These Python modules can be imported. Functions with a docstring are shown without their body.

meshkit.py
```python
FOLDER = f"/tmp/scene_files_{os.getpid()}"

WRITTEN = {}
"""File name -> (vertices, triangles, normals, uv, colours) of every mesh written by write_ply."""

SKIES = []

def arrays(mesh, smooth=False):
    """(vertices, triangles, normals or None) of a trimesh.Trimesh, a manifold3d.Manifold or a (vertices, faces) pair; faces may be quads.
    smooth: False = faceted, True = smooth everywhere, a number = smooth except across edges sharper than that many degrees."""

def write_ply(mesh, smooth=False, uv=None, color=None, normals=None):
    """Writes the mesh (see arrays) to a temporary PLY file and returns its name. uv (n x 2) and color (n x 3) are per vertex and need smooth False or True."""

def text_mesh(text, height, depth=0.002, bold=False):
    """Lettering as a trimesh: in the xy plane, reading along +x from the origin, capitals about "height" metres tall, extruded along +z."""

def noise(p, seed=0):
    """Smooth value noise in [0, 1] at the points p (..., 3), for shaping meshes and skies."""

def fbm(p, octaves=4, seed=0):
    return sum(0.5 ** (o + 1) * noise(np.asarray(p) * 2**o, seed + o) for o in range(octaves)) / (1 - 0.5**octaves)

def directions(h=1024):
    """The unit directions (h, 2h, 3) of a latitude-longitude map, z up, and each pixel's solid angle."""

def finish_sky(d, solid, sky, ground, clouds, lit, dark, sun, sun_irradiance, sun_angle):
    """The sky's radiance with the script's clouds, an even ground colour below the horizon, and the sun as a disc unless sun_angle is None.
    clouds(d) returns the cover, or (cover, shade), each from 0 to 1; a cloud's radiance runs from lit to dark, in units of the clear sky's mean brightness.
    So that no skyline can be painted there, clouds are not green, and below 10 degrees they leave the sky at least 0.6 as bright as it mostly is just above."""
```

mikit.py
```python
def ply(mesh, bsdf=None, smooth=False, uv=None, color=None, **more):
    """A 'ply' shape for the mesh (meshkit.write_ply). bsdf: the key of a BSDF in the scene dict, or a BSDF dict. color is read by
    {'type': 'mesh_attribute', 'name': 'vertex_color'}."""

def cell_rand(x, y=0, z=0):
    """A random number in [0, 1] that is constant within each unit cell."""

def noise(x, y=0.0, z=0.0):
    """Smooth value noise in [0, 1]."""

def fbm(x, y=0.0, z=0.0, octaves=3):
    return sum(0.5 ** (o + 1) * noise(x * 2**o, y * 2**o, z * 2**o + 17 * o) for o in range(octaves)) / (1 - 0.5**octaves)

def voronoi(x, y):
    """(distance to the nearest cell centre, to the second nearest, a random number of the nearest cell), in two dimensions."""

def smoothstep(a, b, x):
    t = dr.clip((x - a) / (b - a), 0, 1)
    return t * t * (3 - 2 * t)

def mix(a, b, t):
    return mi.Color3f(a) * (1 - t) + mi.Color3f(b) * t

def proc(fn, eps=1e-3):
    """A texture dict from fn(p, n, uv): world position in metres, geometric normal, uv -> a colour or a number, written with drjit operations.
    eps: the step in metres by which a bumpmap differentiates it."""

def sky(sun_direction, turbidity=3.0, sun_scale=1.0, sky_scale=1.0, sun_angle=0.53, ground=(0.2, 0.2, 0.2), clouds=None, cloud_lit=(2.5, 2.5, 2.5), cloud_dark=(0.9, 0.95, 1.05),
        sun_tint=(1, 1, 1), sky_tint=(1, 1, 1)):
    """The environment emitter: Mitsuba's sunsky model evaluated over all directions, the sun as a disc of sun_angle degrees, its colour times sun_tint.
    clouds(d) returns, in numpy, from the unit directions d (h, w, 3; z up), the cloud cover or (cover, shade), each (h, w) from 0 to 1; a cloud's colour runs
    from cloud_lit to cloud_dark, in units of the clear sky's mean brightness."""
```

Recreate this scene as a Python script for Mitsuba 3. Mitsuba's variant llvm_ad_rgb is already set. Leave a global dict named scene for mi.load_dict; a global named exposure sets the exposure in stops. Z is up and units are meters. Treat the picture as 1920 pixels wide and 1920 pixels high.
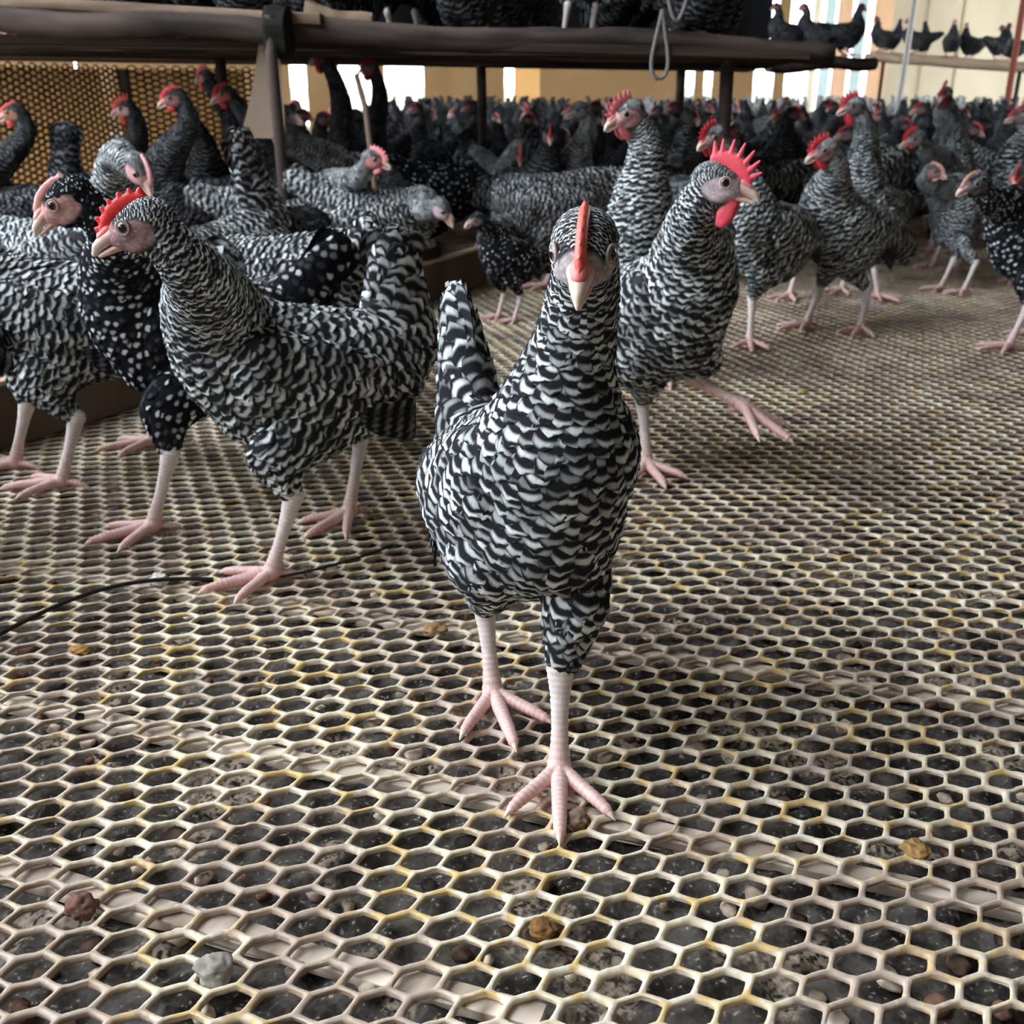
import math
import numpy as np, trimesh, mitsuba as mi, drjit as dr
import manifold3d as m3
from scipy.spatial import cKDTree
from shapely import Polygon
import mikit, meshkit
from mikit import proc, noise, fbm, cell_rand, smoothstep, mix
T = mi.ScalarTransform4f
PI = math.pi
rs = np.random.RandomState
scene, labels = {}, {}

# ------------------------------------------------------------------ camera, sky, exposure
FOCAL, PITCH, CAMH = 1923.0, math.radians(22.5), 0.44
FW = np.array([0, math.cos(PITCH), -math.sin(PITCH)]); UP = np.array([0, math.sin(PITCH), math.cos(PITCH)])
scene['camera'] = dict(type='thinlens', fov=2 * math.degrees(math.atan(960 / FOCAL)), fov_axis='x', aperture_radius=0.0011, focus_distance=0.62, near_clip=0.02, far_clip=200.0,
                       to_world=T().look_at(origin=[0, 0, CAMH], target=(np.array([0, 0, CAMH]) + FW).tolist(), up=UP.tolist()))
exposure = 7.5
scene['sky'] = mikit.sky([-0.6, 0.2, 0.75], turbidity=4.0, sun_scale=0.0, sky_scale=0.22, ground=(0.3, 0.28, 0.24), clouds=lambda d: np.full(d.shape[:2], 0.75),
                         cloud_lit=(1.9, 1.95, 2.0), cloud_dark=(1.9, 1.95, 2.0))


def ray(px, py):
    return FW + np.array([(px - 960) / FOCAL, 0, 0]) + UP * (960 - py) / FOCAL


def G(px, py, z=0.0):
    """the point at height z seen at a pixel of the 1920 frame"""
    d = ray(px, py)
    return d * ((z - CAMH) / d[2]) + [0, 0, CAMH]


def W(px, py, y):
    """the point at distance y from the camera's wall seen at a pixel"""
    d = ray(px, py)
    return d * (y / d[1]) + [0, 0, CAMH]


# ------------------------------------------------------------------ materials
def rgb(*c):
    return {'type': 'rgb', 'value': list(c)}


def feather_color(p, n, uv):
    """barred, spotted or dusky plumage, the dusky also darkened for shade: uv.x = style * 10000 + feather number + place across, uv.y = distance from the tip in bar widths"""
    i = dr.floor(uv.x)
    a = (uv.x - i) * 2 - 1
    aa = dr.abs(a)
    r1, r2, r3 = cell_rand(i, 3), cell_rand(i, 7), cell_rand(i, 11)
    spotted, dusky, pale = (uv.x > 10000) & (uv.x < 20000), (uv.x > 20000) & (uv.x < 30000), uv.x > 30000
    v = uv.y - 0.30 * a * a + 0.50 * (r1 - 0.5)
    t = v - dr.floor(v)
    wide = 0.37 + 0.22 * r3
    band = smoothstep(0.06, 0.30, t) * (1 - smoothstep(wide - 0.06, wide + 0.20, t)) * (1 - 0.55 * smoothstep(0.45, 1.0, aa)) * dr.select(r3 < 0.10, 0.35, 1.0)
    spot = (1 - smoothstep(0.25, 1.0, dr.square(a / 0.56) + dr.square((uv.y - 0.44) / 0.30))) * dr.select(r3 < 0.66, 0.9, 0.06)
    band = dr.select(spotted, spot, band)
    light = mi.Color3f(0.80, 0.85, 0.85) * (0.34 + 0.74 * r2)
    light = dr.select(dusky, light * 0.26, light)  # dusky bars cut down to carry the shade under the deck
    dark = dr.select(pale, mi.Color3f(0.30, 0.29, 0.29), dr.select(spotted | dusky, mi.Color3f(0.015, 0.016, 0.020), mi.Color3f(0.024, 0.025, 0.029)))  # pale style puts window light on the far hens into their plumage
    return (dark * (1 - band) + light * band) * (0.86 + 0.28 * noise(uv.x * 37.0, uv.y * 3.0))


STYLE = {'feathers_barred': 0, 'feathers_spotted': 10000, 'feathers_dusky': 20000, 'feathers_window_lit': 30000}
VC = {'type': 'mesh_attribute', 'name': 'vertex_color'}
scene['matte'] = {'type': 'twosided', 'b': dict(type='diffuse', reflectance=VC)}
scene['gloss'] = {'type': 'twosided', 'b': dict(type='principled', base_color=VC, roughness=0.42, specular=0.45)}
scene['eye_gloss'] = dict(type='principled', base_color=VC, roughness=0.08, specular=0.6)
scene['feathers'] = {'type': 'twosided', 'b': dict(type='diffuse', reflectance=proc(feather_color))}
scene['sheets'] = dict(type='principledthin', base_color=VC, roughness=0.8, diff_trans=1.0)


def net_color(p, n, uv):
    a = fbm(p.x * 90, p.y * 90, p.z * 160 + 3, octaves=2)
    b = noise(p.x * 17 + 9, p.y * 17, 5.0)
    c = fbm(p.x * 230, p.y * 230, p.z * 300, octaves=2)
    col = mix((0.70, 0.60, 0.42), (0.78, 0.71, 0.58), smoothstep(0.35, 0.65, c))
    col = mix(col, (0.62, 0.42, 0.12), smoothstep(0.54, 0.70, a) * 0.75)
    col = mix(col, (0.42, 0.33, 0.27), smoothstep(0.46, 0.70, b * 0.6 + c * 0.45) * 0.8)
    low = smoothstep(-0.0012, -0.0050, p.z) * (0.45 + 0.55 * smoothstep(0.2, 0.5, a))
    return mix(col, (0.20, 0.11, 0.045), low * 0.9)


def bed_color(p, n, uv):
    a = noise(p.x * 60, p.y * 60, 1.0)
    c = fbm(p.x * 400, p.y * 400, 7.0, octaves=2)
    q = noise(p.x * 34 + 3, p.y * 34, 2.0)
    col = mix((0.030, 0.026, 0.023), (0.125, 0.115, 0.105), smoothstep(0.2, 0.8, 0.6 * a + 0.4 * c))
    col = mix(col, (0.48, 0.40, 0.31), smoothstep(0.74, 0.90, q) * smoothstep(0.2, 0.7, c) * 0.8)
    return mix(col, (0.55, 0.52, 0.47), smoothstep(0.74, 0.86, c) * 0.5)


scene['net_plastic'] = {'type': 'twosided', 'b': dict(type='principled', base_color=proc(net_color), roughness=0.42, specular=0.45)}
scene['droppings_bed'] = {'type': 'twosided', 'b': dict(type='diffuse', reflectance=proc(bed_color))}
scene['far_floor'] = {'type': 'twosided', 'b': dict(type='diffuse', reflectance=proc(lambda p, n, uv: mix((0.12, 0.10, 0.08), (0.60, 0.52, 0.38), smoothstep(0.3, 0.7, noise(p.x * 60, p.y * 75)))))}


def grain(light, dark, fx=6, fy=40, fz=60):
    def fn(v):
        t = np.clip((meshkit.fbm(v * [fx, fy, fz], 3, 2) - 0.3) / 0.4, 0, 1)[:, None]
        return np.array(dark) + (np.array(light) - dark) * t
    return fn


def flat(*c):
    return lambda v: np.tile([c], (len(v), 1)).astype(float)


def streaky(*c):
    return lambda v: np.array(c) * (0.75 + 0.5 * meshkit.fbm(v * [3, 3, 1.2], 3, 1)[:, None])


PAINT = {                                                            # name -> (bsdf, colour of the vertices)
    'batten_wood': ('matte', grain((0.86, 0.76, 0.64), (0.26, 0.20, 0.15), 120, 120, 9)), 'log_wood': ('matte', grain((0.13, 0.10, 0.085), (0.045, 0.037, 0.035))), 'log_pale': ('matte', grain((0.36, 0.27, 0.19), (0.16, 0.115, 0.08))),
    'deck_wood': ('matte', grain((0.11, 0.08, 0.06), (0.04, 0.03, 0.025))), 'pale_wood': ('matte', grain((0.62, 0.48, 0.33), (0.40, 0.29, 0.19))), 'trough_wood': ('matte', grain((0.16, 0.12, 0.095), (0.085, 0.062, 0.05))),
    'roof_sheet': ('matte', flat(0.16, 0.14, 0.12)), 'block_wall': ('matte', flat(0.24, 0.20, 0.16)), 'net_brown': ('matte', grain((0.36, 0.22, 0.13), (0.13, 0.075, 0.045), 30, 30, 30)), 'wire_black': ('matte', flat(0.03, 0.028, 0.026)),
    'backing_black': ('matte', flat(0.012, 0.012, 0.012)), 'stick_wood': ('matte', flat(0.34, 0.25, 0.19)), 'rope_fibre': ('matte', flat(0.22, 0.21, 0.19)), 'metal_pole': ('gloss', flat(0.50, 0.47, 0.44)), 'red_pole': ('matte', flat(0.36, 0.12, 0.09)),
    'cloth_tan': ('matte', flat(0.30, 0.23, 0.17)), 'outside_ground': ('matte', flat(0.62, 0.56, 0.45)),
    'sheet_tan': ('sheets', streaky(0.17, 0.105, 0.05)), 'sheet_cream': ('sheets', streaky(0.50, 0.44, 0.32)), 'sheet_orange': ('sheets', streaky(0.50, 0.28, 0.11)), 'sheet_blue': ('sheets', streaky(0.36, 0.46, 0.46)), 'sheet_rust': ('sheets', streaky(0.50, 0.32, 0.20))}


def ply_(mesh, mat, smooth=False):
    v, f, n = meshkit.arrays(mesh, smooth)
    if mat in PAINT:
        b, fn = PAINT[mat]
        return nply(v, f, b, n, color=np.clip(fn(v), 0, 1))
    return nply(v, f, mat, n)


# ------------------------------------------------------------------ helpers
def numbered(key):
    if key not in USED:
        USED.add(key)
        return key
    i = 1
    while f'{key}_{i:03d}' in USED:
        i += 1
    USED.add(f'{key}_{i:03d}')
    return f'{key}_{i:03d}'


USED = set()


def tag(key, label=None, cat=None, group=None, kind=None):
    d = {}
    for k, v in (('label', label), ('category', cat), ('group', group), ('kind', kind)):
        if v:
            d[k] = v
    labels[key] = d


def thing(name, label, cat, group=None):
    k = numbered(name)
    tag(k, label, cat, group)
    return k


def put(name, mesh, bsdf, parent=None, smooth=False):
    key = numbered(name if parent is None else f'{parent}__{name}')
    scene[key] = ply_(mesh, bsdf, smooth)
    return key


def nply(v, f, bsdf, normals=None, uv=None, color=None):
    path = meshkit.write_ply((v, f), False, uv, color, normals)
    return {'type': 'ply', 'filename': path, 'face_normals': normals is None, 'bsdf': {'type': 'ref', 'id': bsdf}}


def vnormals(v, f):
    n = np.zeros_like(v); fn = np.cross(v[f[:, 1]] - v[f[:, 0]], v[f[:, 2]] - v[f[:, 0]])
    for k in range(3):
        np.add.at(n, f[:, k], fn)
    return n / np.maximum(np.linalg.norm(n, axis=1, keepdims=True), 1e-12)


def unit(a):
    a = np.asarray(a, float)
    return a / max(np.linalg.norm(a), 1e-12)


_ico = {k: np.array(trimesh.creation.icosphere(subdivisions=k).vertices) for k in (1, 2)}


def ell(c, r, axes=None, k=1):
    """points of an ellipsoid: r = (r0, r1, r2) along the rows of axes"""
    r = np.broadcast_to(np.asarray(r, float), (3,))
    p = _ico[k] * r
    return np.asarray(c, float) + (p if axes is None else p @ np.asarray(axes))


def chain(pts):
    return [m3.Manifold.hull_points(np.vstack([a, b])) for a, b in zip(pts[:-1], pts[1:])]


def fuse(parts, edge, smooth=8, simp=None):
    m = m3.Manifold.batch_boolean(parts, m3.OpType.Add)
    m = m.simplify(simp if simp else edge * 0.12).refine_to_length(edge)
    a = m.to_mesh()
    t = trimesh.Trimesh(a.vert_properties[:, :3], a.tri_verts, process=True)
    if smooth:
        before = np.array(t.vertices)
        trimesh.smoothing.filter_taubin(t, lamb=0.5, nu=0.52, iterations=smooth)
        after = np.array(t.vertices)
        bad = ~(np.linalg.norm(after - before, axis=1) < edge * 1.2)  # slivers that the smoothing throws out stay where they were
        after[bad] = before[bad]
        return after, np.array(t.faces)
    return np.array(t.vertices), np.array(t.faces)


def bezier(p0, p1, p2, p3, n):
    t = np.linspace(0, 1, n)[:, None]
    return (1 - t) ** 3 * p0 + 3 * (1 - t) ** 2 * t * p1 + 3 * (1 - t) * t * t * p2 + t ** 3 * p3


def bend_box(p0, p1, w, h, seg=10, wob=0.0, seed=0, up=(0, 0, 1), bev=0.12):
    """a board from p0 to p1 with chamfered edges, slightly uneven"""
    p0, p1 = np.asarray(p0, float), np.asarray(p1, float)
    t = unit(p1 - p0); s = unit(np.cross(t, up)); u = np.cross(s, t)
    b = bev * min(w, h)
    ring = np.array([[-w / 2 + b, -h / 2], [w / 2 - b, -h / 2], [w / 2, -h / 2 + b], [w / 2, h / 2 - b], [w / 2 - b, h / 2], [-w / 2 + b, h / 2], [-w / 2, h / 2 - b], [-w / 2, -h / 2 + b]])
    V = []
    for k, a in enumerate(np.linspace(0, 1, seg + 1)):
        q = p0 + (p1 - p0) * a
        j = (meshkit.noise(np.array([[a * 7 + seed, e * 3.1, seed * 1.7] for e in range(8)]), seed) - 0.5) * wob
        rr = ring * (1 + j[:, None])
        V.append(q + rr[:, :1] * s + rr[:, 1:] * u + (meshkit.noise(np.array([[a * 4, seed, 9.0]]))[0] - .5) * wob * h * u)
    return loft(np.array(V))


def loft(R, cap=True):
    n, k = R.shape[:2]
    i, j = np.meshgrid(np.arange(n - 1), np.arange(k), indexing='ij')
    a, b, c, d = i * k + j, i * k + (j + 1) % k, (i + 1) * k + (j + 1) % k, (i + 1) * k + j
    f = np.vstack([np.stack([a, b, c], -1).reshape(-1, 3), np.stack([a, c, d], -1).reshape(-1, 3)])
    v = R.reshape(-1, 3)
    if cap:
        v = np.vstack([v, R[0].mean(0), R[-1].mean(0)])
        q = np.arange(k)
        f = np.vstack([f, np.stack([q * 0 + n * k, (q + 1) % k, q], -1), np.stack([q * 0 + n * k + 1, q + (n - 1) * k, (q + 1) % k + (n - 1) * k], -1)])
    return v, f


def tube(pts, r, sides=8, wob=0.0, seed=0):
    p = np.asarray(pts, float); r = np.broadcast_to(r, (len(p),))
    t = np.gradient(p, axis=0); t /= np.linalg.norm(t, axis=1, keepdims=True)
    ref = np.array([0, 0, 1.0]) if abs(t[0][2]) < 0.9 else np.array([1.0, 0, 0])
    a = np.cross(t, ref); a /= np.linalg.norm(a, axis=1, keepdims=True); b = np.cross(t, a)
    ang = np.arange(sides) * 2 * PI / sides
    R = p[:, None] + r[:, None, None] * (np.cos(ang)[None, :, None] * a[:, None] + np.sin(ang)[None, :, None] * b[:, None])
    if wob:
        q = R.reshape(-1, 3)
        R = (q + (R - p[:, None]).reshape(-1, 3) * ((meshkit.fbm(q * 14, 3, seed) - 0.5) * wob)[:, None]).reshape(R.shape)
    return loft(R)


# ------------------------------------------------------------------ the floor: moulded net on battens over a bed of droppings
NA = math.radians(-20.3)                                            # direction of the net's columns, from the camera's forward
D1 = np.array([math.sin(NA), math.cos(NA)]); D2 = np.array([math.cos(NA), -math.sin(NA)])
CP, RP = 0.0247, 0.0200


def floor_z(x, y):
    q = np.stack([x * 2.2, y * 2.2, x * 0], -1)
    return (meshkit.noise(q, 4) - 0.5) * 0.006


def hex_net(cells, k, rings, seed=1):
    """cells (n, 2) of column and row numbers -> the net around their holes"""
    e = CP * 0.30
    hexa = np.array([[-(CP - e), 0], [-e, -RP / 2], [e, -RP / 2], [CP - e, 0], [e, RP / 2], [-e, RP / 2]])
    per = []
    for a, b, n in zip(hexa, np.roll(hexa, -1, 0), ([k // 6] * 6)):
        per += [a + (b - a) * t for t in np.arange(n) / n]
    per = np.array(per); m = len(per)
    ang = np.arctan2(per[:, 1], per[:, 0])
    ip = Polygon(hexa).buffer(-0.0036).buffer(0.0019, quad_segs=8)       # the hole: the cell drawn in by half a strut, its corners rounded
    ib = np.array([ip.exterior.interpolate(t, normalized=True).coords[0] for t in np.linspace(0, 1, 400)[:-1]])
    ia = np.arctan2(ib[:, 1], ib[:, 0]); o_ = np.argsort(ia)
    rad_ = np.interp(ang, ia[o_], np.hypot(ib[:, 0], ib[:, 1])[o_], period=2 * PI)
    hole = np.stack([np.cos(ang) * rad_, np.sin(ang) * rad_], -1)
    ins = hole + 0.0
    prof = {4: [(0.0, 0.0), (0.66, -0.0002), (0.93, -0.0010), (1.0, -0.0022), (0.98, -0.0036)], 3: [(0.0, 0.0), (0.85, -0.0005), (1.0, -0.0017), (0.99, -0.0034)], 2: [(0, 0), (0.92, -0.0005), (1.0, -0.0034)]}[rings]
    base = np.array([per * (1 - a) + ins * a for a, _ in prof]); zz = np.array([z for _, z in prof])
    c, r = cells[:, 0], cells[:, 1]
    cx, cy = c * CP, (r + 0.5 * (c % 2)) * RP
    rnd = rs(seed)
    loc = np.empty((len(cells), len(prof), m, 2)); loc[..., 0] = base[None, ..., 0]; loc[..., 1] = base[None, ..., 1]
    wob = 1 + rnd.normal(0, 0.035, (len(cells), 1, 1)); loc[:, -2:] *= wob[..., None]
    sh = rnd.normal(0, 0.0004, (len(cells), 1, 1, 2)); loc[:, 2:] += sh
    lx, ly = loc[..., 0] + cx[:, None, None], loc[..., 1] + cy[:, None, None]
    X = lx * D2[0] + ly * D1[0]; Y = lx * D2[1] + ly * D1[1]
    q = np.stack([X * 3, Y * 3, X * 0 + 3], -1)
    X2 = X + (meshkit.noise(q, 1) - 0.5) * 0.012; Y2 = Y + (meshkit.noise(q, 2) - 0.5) * 0.012
    node = np.stack([X * 260, Y * 260, X * 0], -1)
    Z = zz[None, :, None] + floor_z(X, Y) + (meshkit.noise(node, 8) - 0.5) * 0.0011 * (zz > -0.003)[None, :, None]
    v = np.stack([X2, Y2, Z], -1).reshape(-1, 3)
    P = len(prof); i, j = np.meshgrid(np.arange(P - 1), np.arange(m), indexing='ij')
    a, b, cc, d = i * m + j, i * m + (j + 1) % m, (i + 1) * m + (j + 1) % m, (i + 1) * m + j
    f = np.vstack([np.stack([a, b, cc], -1).reshape(-1, 3), np.stack([a, cc, d], -1).reshape(-1, 3)])
    f = (f[None] + (np.arange(len(cells)) * P * m)[:, None, None]).reshape(-1, 3)
    return v, f


def net_cells():
    c, r = np.meshgrid(np.arange(-140, 200), np.arange(-60, 260), indexing='ij')
    c, r = c.ravel(), r.ravel()
    cx, cy = c * CP, (r + 0.5 * (c % 2)) * RP
    X = cx * D2[0] + cy * D1[0]; Y = cx * D2[1] + cy * D1[1]
    see = (Y > 0.10) & (np.abs(X) < 0.50 + 0.56 * Y) & (Y < 3.6) & (X < 2.0) & (X > -1.75)
    return np.stack([c, r], -1), X, Y, see


cells, CX, CY, see = net_cells()
near = see & (CY < 1.05); mid = see & (CY >= 1.05) & (CY < 2.0); far = see & (CY >= 2.0)
floor_key = numbered('floor')
tag(floor_key, 'cream plastic mesh floor of the hen house with oval holes', kind='structure')
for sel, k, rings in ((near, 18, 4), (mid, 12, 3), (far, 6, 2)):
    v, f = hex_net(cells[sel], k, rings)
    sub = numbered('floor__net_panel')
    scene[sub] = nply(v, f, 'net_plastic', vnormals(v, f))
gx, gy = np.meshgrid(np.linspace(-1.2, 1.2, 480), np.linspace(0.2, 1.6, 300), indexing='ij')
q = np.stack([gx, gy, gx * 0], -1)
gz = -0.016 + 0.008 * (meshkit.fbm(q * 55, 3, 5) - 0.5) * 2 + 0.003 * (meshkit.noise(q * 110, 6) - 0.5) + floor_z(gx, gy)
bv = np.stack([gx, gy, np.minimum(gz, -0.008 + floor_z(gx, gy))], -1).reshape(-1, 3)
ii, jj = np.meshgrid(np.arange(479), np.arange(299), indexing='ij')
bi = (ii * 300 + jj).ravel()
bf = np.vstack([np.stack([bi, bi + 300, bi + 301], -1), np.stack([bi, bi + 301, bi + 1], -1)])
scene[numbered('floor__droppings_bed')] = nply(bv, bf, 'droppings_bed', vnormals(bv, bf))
tag('floor__droppings_bed', 'dark crumbly droppings under the mesh', kind='stuff')
scene[numbered('floor__lower_ground')] = ply_(trimesh.creation.box(extents=(18, 18, 0.02), transform=trimesh.transformations.translation_matrix([1.5, 5, -0.045])), 'droppings_bed')
ff = trimesh.creation.box(extents=(14, 10, 0.01), transform=trimesh.transformations.translation_matrix([1.5, 8.58, -0.008]))
scene[numbered('floor__far_net')] = ply_(ff, 'far_floor')
for a, b in (((142, 1342), (1911, 1706)), ((49, 1640), (656, 1815)), ((470, 1130), (1900, 1330))):
    A, B = G(*a, -0.010), G(*b, -0.010); d = B - A
    v, f = bend_box(A - d * 0.5, B + d * 0.5, 0.016, 0.008, 60, 0.5, 3)
    put('floor__batten', (v, f), 'batten_wood', smooth=40)

# ------------------------------------------------------------------ the shed around it
def box_mesh(x0, x1, y0, y1, z0, z1):
    return trimesh.creation.box(bounds=[[min(x0, x1), min(y0, y1), z0], [max(x0, x1), max(y0, y1), z1]])


def struct(name, mesh, bsdf, label, smooth=False):
    k = numbered(name); scene[k] = ply_(mesh, bsdf, smooth); tag(k, label, kind='structure')
    return k


def curtain(x0, x1, z0, z1, y, amp=0.02, seed=0, slant=0.0, thick=0.004, axis='x'):
    """a hanging sheet with soft vertical folds, closed on both faces"""
    n, m = max(int(abs(x1 - x0) / 0.03), 6), 8
    a, b = np.meshgrid(np.linspace(0, 1, n), np.linspace(0, 1, m), indexing='ij')
    X = x0 + (x1 - x0) * a + slant * b; Z = z0 + (z1 - z0) * b
    fold = (meshkit.noise(np.stack([X * 9, Z * 0.7, X * 0 + seed], -1), seed) - 0.5) * 2 * amp
    P = np.stack([X, y + fold, Z], -1) if axis == 'x' else np.stack([y + fold, X, Z], -1)
    v = P.reshape(-1, 3)
    i, j = np.meshgrid(np.arange(n - 1), np.arange(m - 1), indexing='ij'); q = (i * m + j).ravel()
    f = np.vstack([np.stack([q, q + m, q + m + 1], -1), np.stack([q, q + m + 1, q + 1], -1)])
    return v, f


roof = trimesh.util.concatenate([box_mesh(-1.3, 8.5, -4, 14, 2.75, 2.8), box_mesh(-5.6, -1.3, -4, -1.2, 2.75, 2.8), box_mesh(-5.6, -1.3, 2.2, 14, 2.75, 2.8)])  # mostly unseen roof, its gap shaped to steer light in from the left
struct('ceiling', roof, 'roof_sheet', 'dark low roof over the hen house, open on the near left side')
XW = lambda px, y: (px - 960) / FOCAL * y / 1.0824                   # x at eye level for a column of the picture
YB = 11.0
struct('wall_back', box_mesh(-7, 8.5, YB + 0.12, YB + 0.2, 1.9, 2.75), 'block_wall', 'wall above the curtains at the far end')
tag(numbered('wall_back_curtain'), 'tan sheets hung across the far end of the hen house', kind='structure')
CUR = [(-260, -60, 'sheet_tan'), (-56, 146, 'sheet_tan'), (150, 545, 'sheet_tan'), (575, 636, 'sheet_tan'), (700, 722, 'sheet_tan'), (795, 946, 'sheet_tan'), (964, 1012, 'sheet_orange'), (1012, 1285, 'sheet_tan'), (1301, 1320, 'sheet_tan'), (1334, 1352, 'sheet_tan'),
       (1364, 1412, 'sheet_tan'), (1448, 1470, 'sheet_tan'), (1512, 1526, 'sheet_cream'), (1533, 1552, 'sheet_blue'), (1556, 1584, 'sheet_rust'), (1590, 1610, 'sheet_blue'), (1622, 1665, 'sheet_rust')]
for i, (a, b, m) in enumerate(CUR):
    z0 = 0.02 if a not in (700,) else 0.42
    put('panel', curtain(XW(a, YB), XW(b, YB), z0, 1.95, YB, 0.025, i, 0.0), m, 'wall_back_curtain', smooth=True)
k = numbered('wall_right_sheet'); tag(k, 'cream sheets with seams hung across the far right side', kind='structure')
for i, (a, b) in enumerate(((1658, 1722), (1717, 1790), (1784, 1899), (1896, 2260))):
    put('panel', curtain(XW(a, 10.4), XW(b, 10.4), 0.05, 2.4, 10.4 + 0.02 * i, 0.015, 30 + i), 'sheet_cream', k, smooth=True)
struct('wall_right', box_mesh(4.2, 4.3, -4, 5.0, 0, 2.75), 'block_wall', 'dark wall on the near right side')  # unseen wall, closed to full height to cut fill from the right
struct('wall_left', box_mesh(-5.6, -5.5, -4, 14, 0, 0.45), 'block_wall', 'low block wall on the left side')
struct('wall_left_near', box_mesh(-3.5, -3.4, -4, 2.4, 0.0, 0.7), 'block_wall', 'wall left of the camera')  # unseen wall, its height set to trim low light from the left
struct('wall_near', box_mesh(-5.6, 4.3, -3.6, -3.5, 0, 2.75), 'block_wall', 'wall behind the camera')
struct('ground_outside', box_mesh(-60, 60, -60, 60, -0.2, -0.12), 'outside_ground', 'bright dry ground outside the shed')

# ------------------------------------------------------------------ raised slatted deck with its logs, the net screen on the left, the feed trough
deck = thing('raised_deck', 'dark raised slatted deck of logs crowded with hens along the back', 'deck')
LA, LB, LC, LD = W(-160, 28, 2.25), W(540, 60, 2.25), W(500, 55, 2.30), W(1560, 96, 2.42)
for nm, a, b, r, sd in (('log', LA, LB, 0.026, 1), ('log', LC, LD, 0.025, 2), ('log', W(1440, 122, 4.2), W(1640, 118, 4.4), 0.026, 3)):
    t_ = np.linspace(0, 1, 40)[:, None]
    pts_ = a + (b - a) * t_ + np.concatenate([t_ * 0, t_ * 0, 0.006 * np.sin(t_ * 9 + sd)], 1)
    put(nm, tube(pts_, r * (1 - 0.10 * t_[:, 0]), 14, 0.35, sd), 'log_wood', deck, smooth=True)
v, f = bend_box(LA + [0, 0.06, 0.030], LB + [0.06, 0.06, 0.028], 0.07, 0.022, 24, 0.3, 5)
put('edge_board', (v, f), 'log_pale', deck, smooth=30)
v, f = bend_box(W(575, 22, 2.36), W(700, 40, 2.36), 0.06, 0.035, 12, 0.4, 6)
put('edge_board', (v, f), 'log_pale', deck, smooth=30)
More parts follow.
